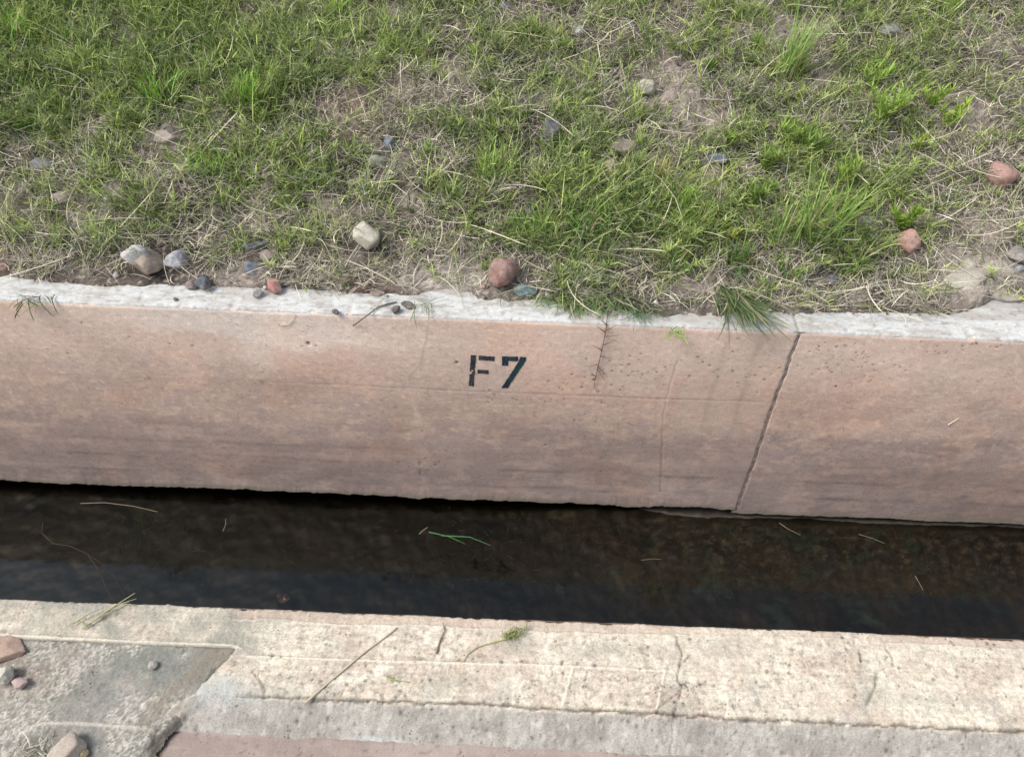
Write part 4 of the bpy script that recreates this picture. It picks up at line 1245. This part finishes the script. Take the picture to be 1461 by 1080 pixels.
droop(1026, 408, 75, .175, 'dark green clump drooping over the edge right of the thorny stem', (.12, .175, .065), .0036, .012, az0=-1.30, curl=(.0, .35), up=1.2)
droop(50, 432, 14, .05, 'small dark sprig over the edge at far left', (.08, .14, .04), .0032, .012)
droop(828, 434, 70, .06, 'green sprig over the edge just left of the thorny stem', (.15, .24, .07), .0028, .022)
droop(862, 428, 100, .07, 'thick green sprig at the top of the thorny stem', (.17, .24, .10), .0026, .028)
droop(600, 440, 14, .045, 'thin green sprig over the edge above and left of the F7 mark', (.13, .22, .05), .0018, .010)
droop(918, 448, 60, .045, 'fine dull green sprig flat on the edge right of the thorny stem', (.12, .20, .09), .0018, .02)
droop(963, 478, 14, .032, 'bright little sprig poking over the edge between stem and wall joint', (.22, .38, .05), .002, .010)
droop(800, 424, 90, .06, 'low green fringe on the edge below the dark green tuft', (.22, .29, .12), .002, .05)


# ------------------------------------------------------------------ TWIGS, STRAWS
def tube(name, pts, r0, r1, col, mat=M_TWIG, parent=None, seg=6, wob=.0):
    """round stem through world points"""
    P = [np.array(p, float) for p in pts]
    # resample
    Q_ = []
    for a, b in zip(P[:-1], P[1:]):
        for k in range(5): Q_.append(a + (b - a) * k / 5)
    Q_.append(P[-1]); Q_ = np.array(Q_); n = len(Q_)
    if wob: Q_ = Q_ + rng.normal(0, wob, Q_.shape)
    V = []; 
    for i in range(n):
        d = Q_[min(i + 1, n - 1)] - Q_[max(i - 1, 0)]; d = d / (np.linalg.norm(d) + 1e-9)
        u = np.cross(d, [0, 0, 1.0]); u = u / (np.linalg.norm(u) + 1e-9); w = np.cross(d, u)
        r = r0 + (r1 - r0) * i / (n - 1)
        for s in range(seg):
            a = 2 * np.pi * s / seg
            V.append(Q_[i] + (u * math.cos(a) + w * math.sin(a)) * r)
    F_ = []
    for i in range(n - 1):
        for s in range(seg):
            F_.append([i * seg + s, i * seg + (s + 1) % seg, (i + 1) * seg + (s + 1) % seg, (i + 1) * seg + s])
    c = np.tile(np.array(col, float), (len(V), 1)) * rng.uniform(.85, 1.15, (len(V), 1))
    return mesh_np(name, V, F_, mat, c, parent)


def U(kind, px, py, h=.003):
    if kind == 'slab': return Uz(px, py, h + .004)
    if kind == 'wall': p = Uwall(px, py); p[1] = float(wall_y(p[0], p[2])) - h; return p
    if kind == 'lip': return Uz(px, py, h + .005)
    if kind == 'water': return Uz(px, py, WZ + h * .4)
    if kind == 'bank': p = Ubank(px, py); p[2] += h; return p
    if kind == 'bed': return Uz(px, py, WZ - .012)
    if kind == 'apron':
        p = Uz(px, py, -.03); return p + np.array([0, 0, h])


def stem(name, kind, pts, r0, r1, col, label, cat, h=.003, group=None, mat=M_TWIG):
    P = [U(k if isinstance(k, str) else kind, *q) for k, q in [((p[2] if len(p) > 2 else kind), (p[0], p[1], p[3] if len(p) > 3 else h)) for p in pts]]
    return setp(tube(name, P, r0, r1, col, mat), label, cat, group)


stem('twig', 'lip', [(504, 464, 'wall', .004), (520, 453, 'lip', .004), (540, 438), (556, 433), (566, 431)], .0016, .0022, (.10, .085, .07), 'dark curved twig lying across the whitewashed edge above the wall', 'twig')
# thorny stem hanging over the wall
ts_ = empty('thorny_stem', U('lip', 868, 440), 'reddish brown thorny stem hanging down the wall right of the F7 mark', 'stem')
P = [U('lip', 868, 440, .006), U('lip', 866, 456, .008), U('wall', 864, 470, .007), U('wall', 860, 490, .006), U('wall', 855, 512, .006), U('wall', 850, 535, .005), U('wall', 847, 552, .004)]
tube('stalk', P, .0015, .0009, (.13, .075, .06), parent=ts_)
for (bx, by, tx, ty) in ((864, 470, 876, 461), (863, 472, 853, 462), (860, 490, 873, 482), (859, 497, 848, 489), (856, 505, 870, 506), (853, 517, 843, 517), (852, 524, 860, 534), (862, 478, 878, 474), (850, 535, 845, 528), (866, 462, 858, 453), (852, 520, 862, 528)):
    a = U('wall', bx, by, .006); b = U('wall', bx + (tx - bx) * 1.35, by + (ty - by) * 1.35, .016)
    tube('thorn', [a, (a + b) / 2 + np.array([0, -.002, .001]), b], .0015, .0003, (.12, .085, .06), parent=ts_)
stem('dry_stalk', 'slab', [(435, 1003), (470, 972), (520, 930), (545, 912), (566, 895)], .0024, .0014, (.42, .37, .26), 'long pale straw stalk lying diagonally on the cream wall top', 'straw')
stem('twig', 'slab', [(622, 932), (628, 912), (634, 900), (632, 888)], .0018, .0011, (.24, .20, .14), 'short brown forked twig near the inner edge of the cream wall top', 'twig')
stem('straw', 'wall', [(1352, 605), (1362, 599), (1368, 595)], .0014, .0008, (.65, .60, .50), 'tiny white straw stuck on the right wall panel', 'straw')
stem('straw', 'wall', [(400, 463), (412, 462), (418, 455), (421, 448)], .0011, .0007, (.58, .52, .38), 'small bent pale straw over the wall edge at left', 'straw')
# moss / weed wad on slab
def wad(name, kind, px, py, n, L, sp, col, label, cat, el=(1.0, .4), w=.002, extra=None):
    p = U(kind, px, py, .002)
    B = np.stack([rng.normal(0, sp * el[0], n), rng.normal(0, sp * el[1], n), rng.uniform(0, .008, n)], -1)
    B[:, 1] += B[:, 0] * .3
    c = np.array(col) * rng.uniform(.55, 1.4, (n, 1))
    parts = [blades(B, rng.uniform(0, 6.28, n), rng.uniform(.9, 1.6, n), rng.normal(0, .6, n), rng.uniform(.4, 1, n) * L, rng.uniform(.6, 1.2, n) * w, c, c * 1.1, K=6, azc=rng.normal(0, 2.0, n))[:3]]
    if extra is not None: parts += extra(p)
    V, Q, Cc = join(parts)
    V[:, 2] = np.maximum(V[:, 2], .0005)
    o = mesh_np(name, V, Q, M_DRY, Cc, smooth=False); o.location = p
    return setp(o, label, cat)


wad('weed_clump', 'slab', 732, 906, 130, .016, .010, (.22, .24, .09), 'dried olive clump of water weed with a trailing end on the cream wall top', 'water weed')
stem('weed_trail', 'slab', [(722, 911), (700, 917), (682, 922), (668, 932), (660, 945)], .0018, .0007, (.36, .34, .19), 'thin olive trail of weed leading from the dried clump', 'water weed', h=.002)
stem('weed_sprig', 'slab', [(552, 965), (565, 971), (585, 973)], .0024, .001, (.24, .26, .10), 'short green weed scrap lying below the trowel line on the cream wall top', 'water weed', h=.002)
# clipping at left on near wall
cl_ = empty('grass_clipping', U('slab', 150, 875), 'flattened olive grass clipping on the left end of the cream wall top', 'grass clipping')
for a, b, r, c in (((118, 897), (194, 848), .0018, (.40, .38, .20)), ((122, 893), (180, 866), .0016, (.27, .28, .13)), ((130, 888), (124, 900), .0014, (.22, .25, .12)), ((104, 890), (150, 868), .0013, (.25, .27, .14)), ((150, 872), (196, 856), .0014, (.30, .30, .17)), ((140, 880), (186, 860), .0012, (.28, .28, .15)), ((113, 886), (128, 898), .0014, (.22, .25, .12))):
    pa = U('slab', *a); pb = U('slab', *b); pb[2] += .006
    tube('grass_blade', [pa, (pa + pb) / 2 + np.array([0, .002, .002]), pb], r, r * .4, c, M_DRY, cl_)
# tuft of dead straw bottom-left
p = U('apron', 45, 1070, -.01)
n = 90
c = dcol(n)
B = np.stack([rng.normal(0, .02, n), rng.normal(0, .01, n), rng.uniform(0, .01, n)], -1)
V, Q, Cc = join([blades(B, rng.uniform(0, 6.28, n), rng.uniform(.9, 1.6, n), rng.normal(0, .5, n), rng.uniform(.015, .04, n), np.full(n, .0016), c, c, azc=rng.normal(0, 1, n))[:3]])
o = mesh_np('straw_litter', V, Q, M_DRY, Cc, smooth=False); o.location = p
setp(o, 'small heap of brown straw at the bottom left corner', 'straw')

# water debris
GWD = 'plant scraps in the ditch water'
stem('root', 'water', [(62, 745), (60, 760), (75, 775), (100, 779), (125, 790), (140, 812), (160, 855)], .0019, .0013, (.045, .03, .018), 'long hair-like root winding through the water at left', 'root', group=GWD)
stem('root', 'water', [(122, 788), (140, 800), (165, 825), (178, 850)], .0015, .0010, (.035, .025, .015), 'thin root branch forking toward the near wall at left', 'root', group=GWD)
stem('root', 'water', [(115, 718), (150, 717), (190, 722), (225, 730)], .0016, .0010, (.20, .16, .10), 'pale brown root floating beside the far wall at left', 'root', group=GWD)
stem('straw', 'water', [(598, 762), (603, 757), (610, 752)], .0014, .001, (.30, .26, .18), 'short pale straw floating left of the green leaf', 'straw', group=GWD)
stem('leaf_blade', 'water', [(612, 759), (640, 765), (664, 776)], .0026, .0006, (.06, .16, .05), 'green grass blade floating in the middle of the ditch', 'grass blade', group=GWD)
stem('leaf_blade', 'water', [(630, 764), (670, 766), (700, 778)], .0024, .0006, (.07, .17, .06), 'second green blade crossing the floating one to its right', 'grass blade', group=GWD)
stem('straw', 'water', [(1112, 746), (1125, 755), (1142, 763)], .0013, .0008, (.17, .15, .10), 'pale straw below the wall joint', 'straw', group=GWD)
stem('straw', 'water', [(1225, 762), (1245, 768), (1262, 775)], .0013, .0008, (.14, .12, .085), 'thin brownish straw floating right of the wall joint', 'straw', group=GWD)
stem('straw', 'water', [(1306, 822), (1312, 832), (1317, 842)], .0013, .0007, (.16, .145, .11), 'short straw in the sky reflection at right', 'straw', group=GWD)
stem('straw', 'water', [(318, 758), (322, 748), (322, 740)], .0012, .0007, (.25, .21, .12), 'small hooked straw under water left of centre', 'straw', group=GWD)
stem('straw', 'water', [(915, 799), (930, 797), (944, 798)], .0012, .0007, (.15, .13, .09), 'short level straw floating right of centre', 'straw', group=GWD)
stone(404, 853, 18, 16, (.07, .03, .025), (.04, .02, .018), 'dark red sunken leaf at the near side of the water', 'bed', 'sunken_leaf', flat=.15, group=GWD)
# fine algae and plant litter in the water
n = 0
px_ = np.concatenate([rng.normal(690, 40, 260), np.clip(rng.normal(0, 1, 1000), -2, 2) * 26 + rng.choice(rng.uniform(720, 1440, 22), 1000), rng.uniform(0, 700, 260), rng.normal(190, 30, 140)])
py_ = np.concatenate([rng.normal(790, 35, 260), 738 + 110 * rng.uniform(0, 1, 1000) ** 1.6, rng.uniform(715, 850, 260), rng.normal(764, 18, 140)])
B = np.array([Uz(a, b + (a - 730) * .03, WZ - .006) for a, b in zip(px_, py_)])
B = B[(B[:, 1] < 1.44) & (B[:, 1] > 1.0)]; n = len(B)
c = mix((.035, .030, .018), (.13, .115, .08), rng.uniform(0, 1, n) ** 2); k = rng.uniform(0, 1, n) < .3; c[k] = np.array([.03, .055, .03])
V, Q, Cc = join([blades(B, rng.uniform(0, 6.28, n), rng.uniform(1.35, 1.6, n), rng.normal(0, .12, n), rng.uniform(.010, .038, n), rng.uniform(.0010, .0030, n), c, c, azc=rng.normal(0, .5, n))[:3]])
V[:, 2] = np.clip(V[:, 2], WZ - .02, WZ + .0012)
setp(mesh_np('plant_litter', V, Q, M_DRY, Cc, smooth=False), 'fine dark plant litter and algae strands in the ditch water', 'litter', kind='stuff')
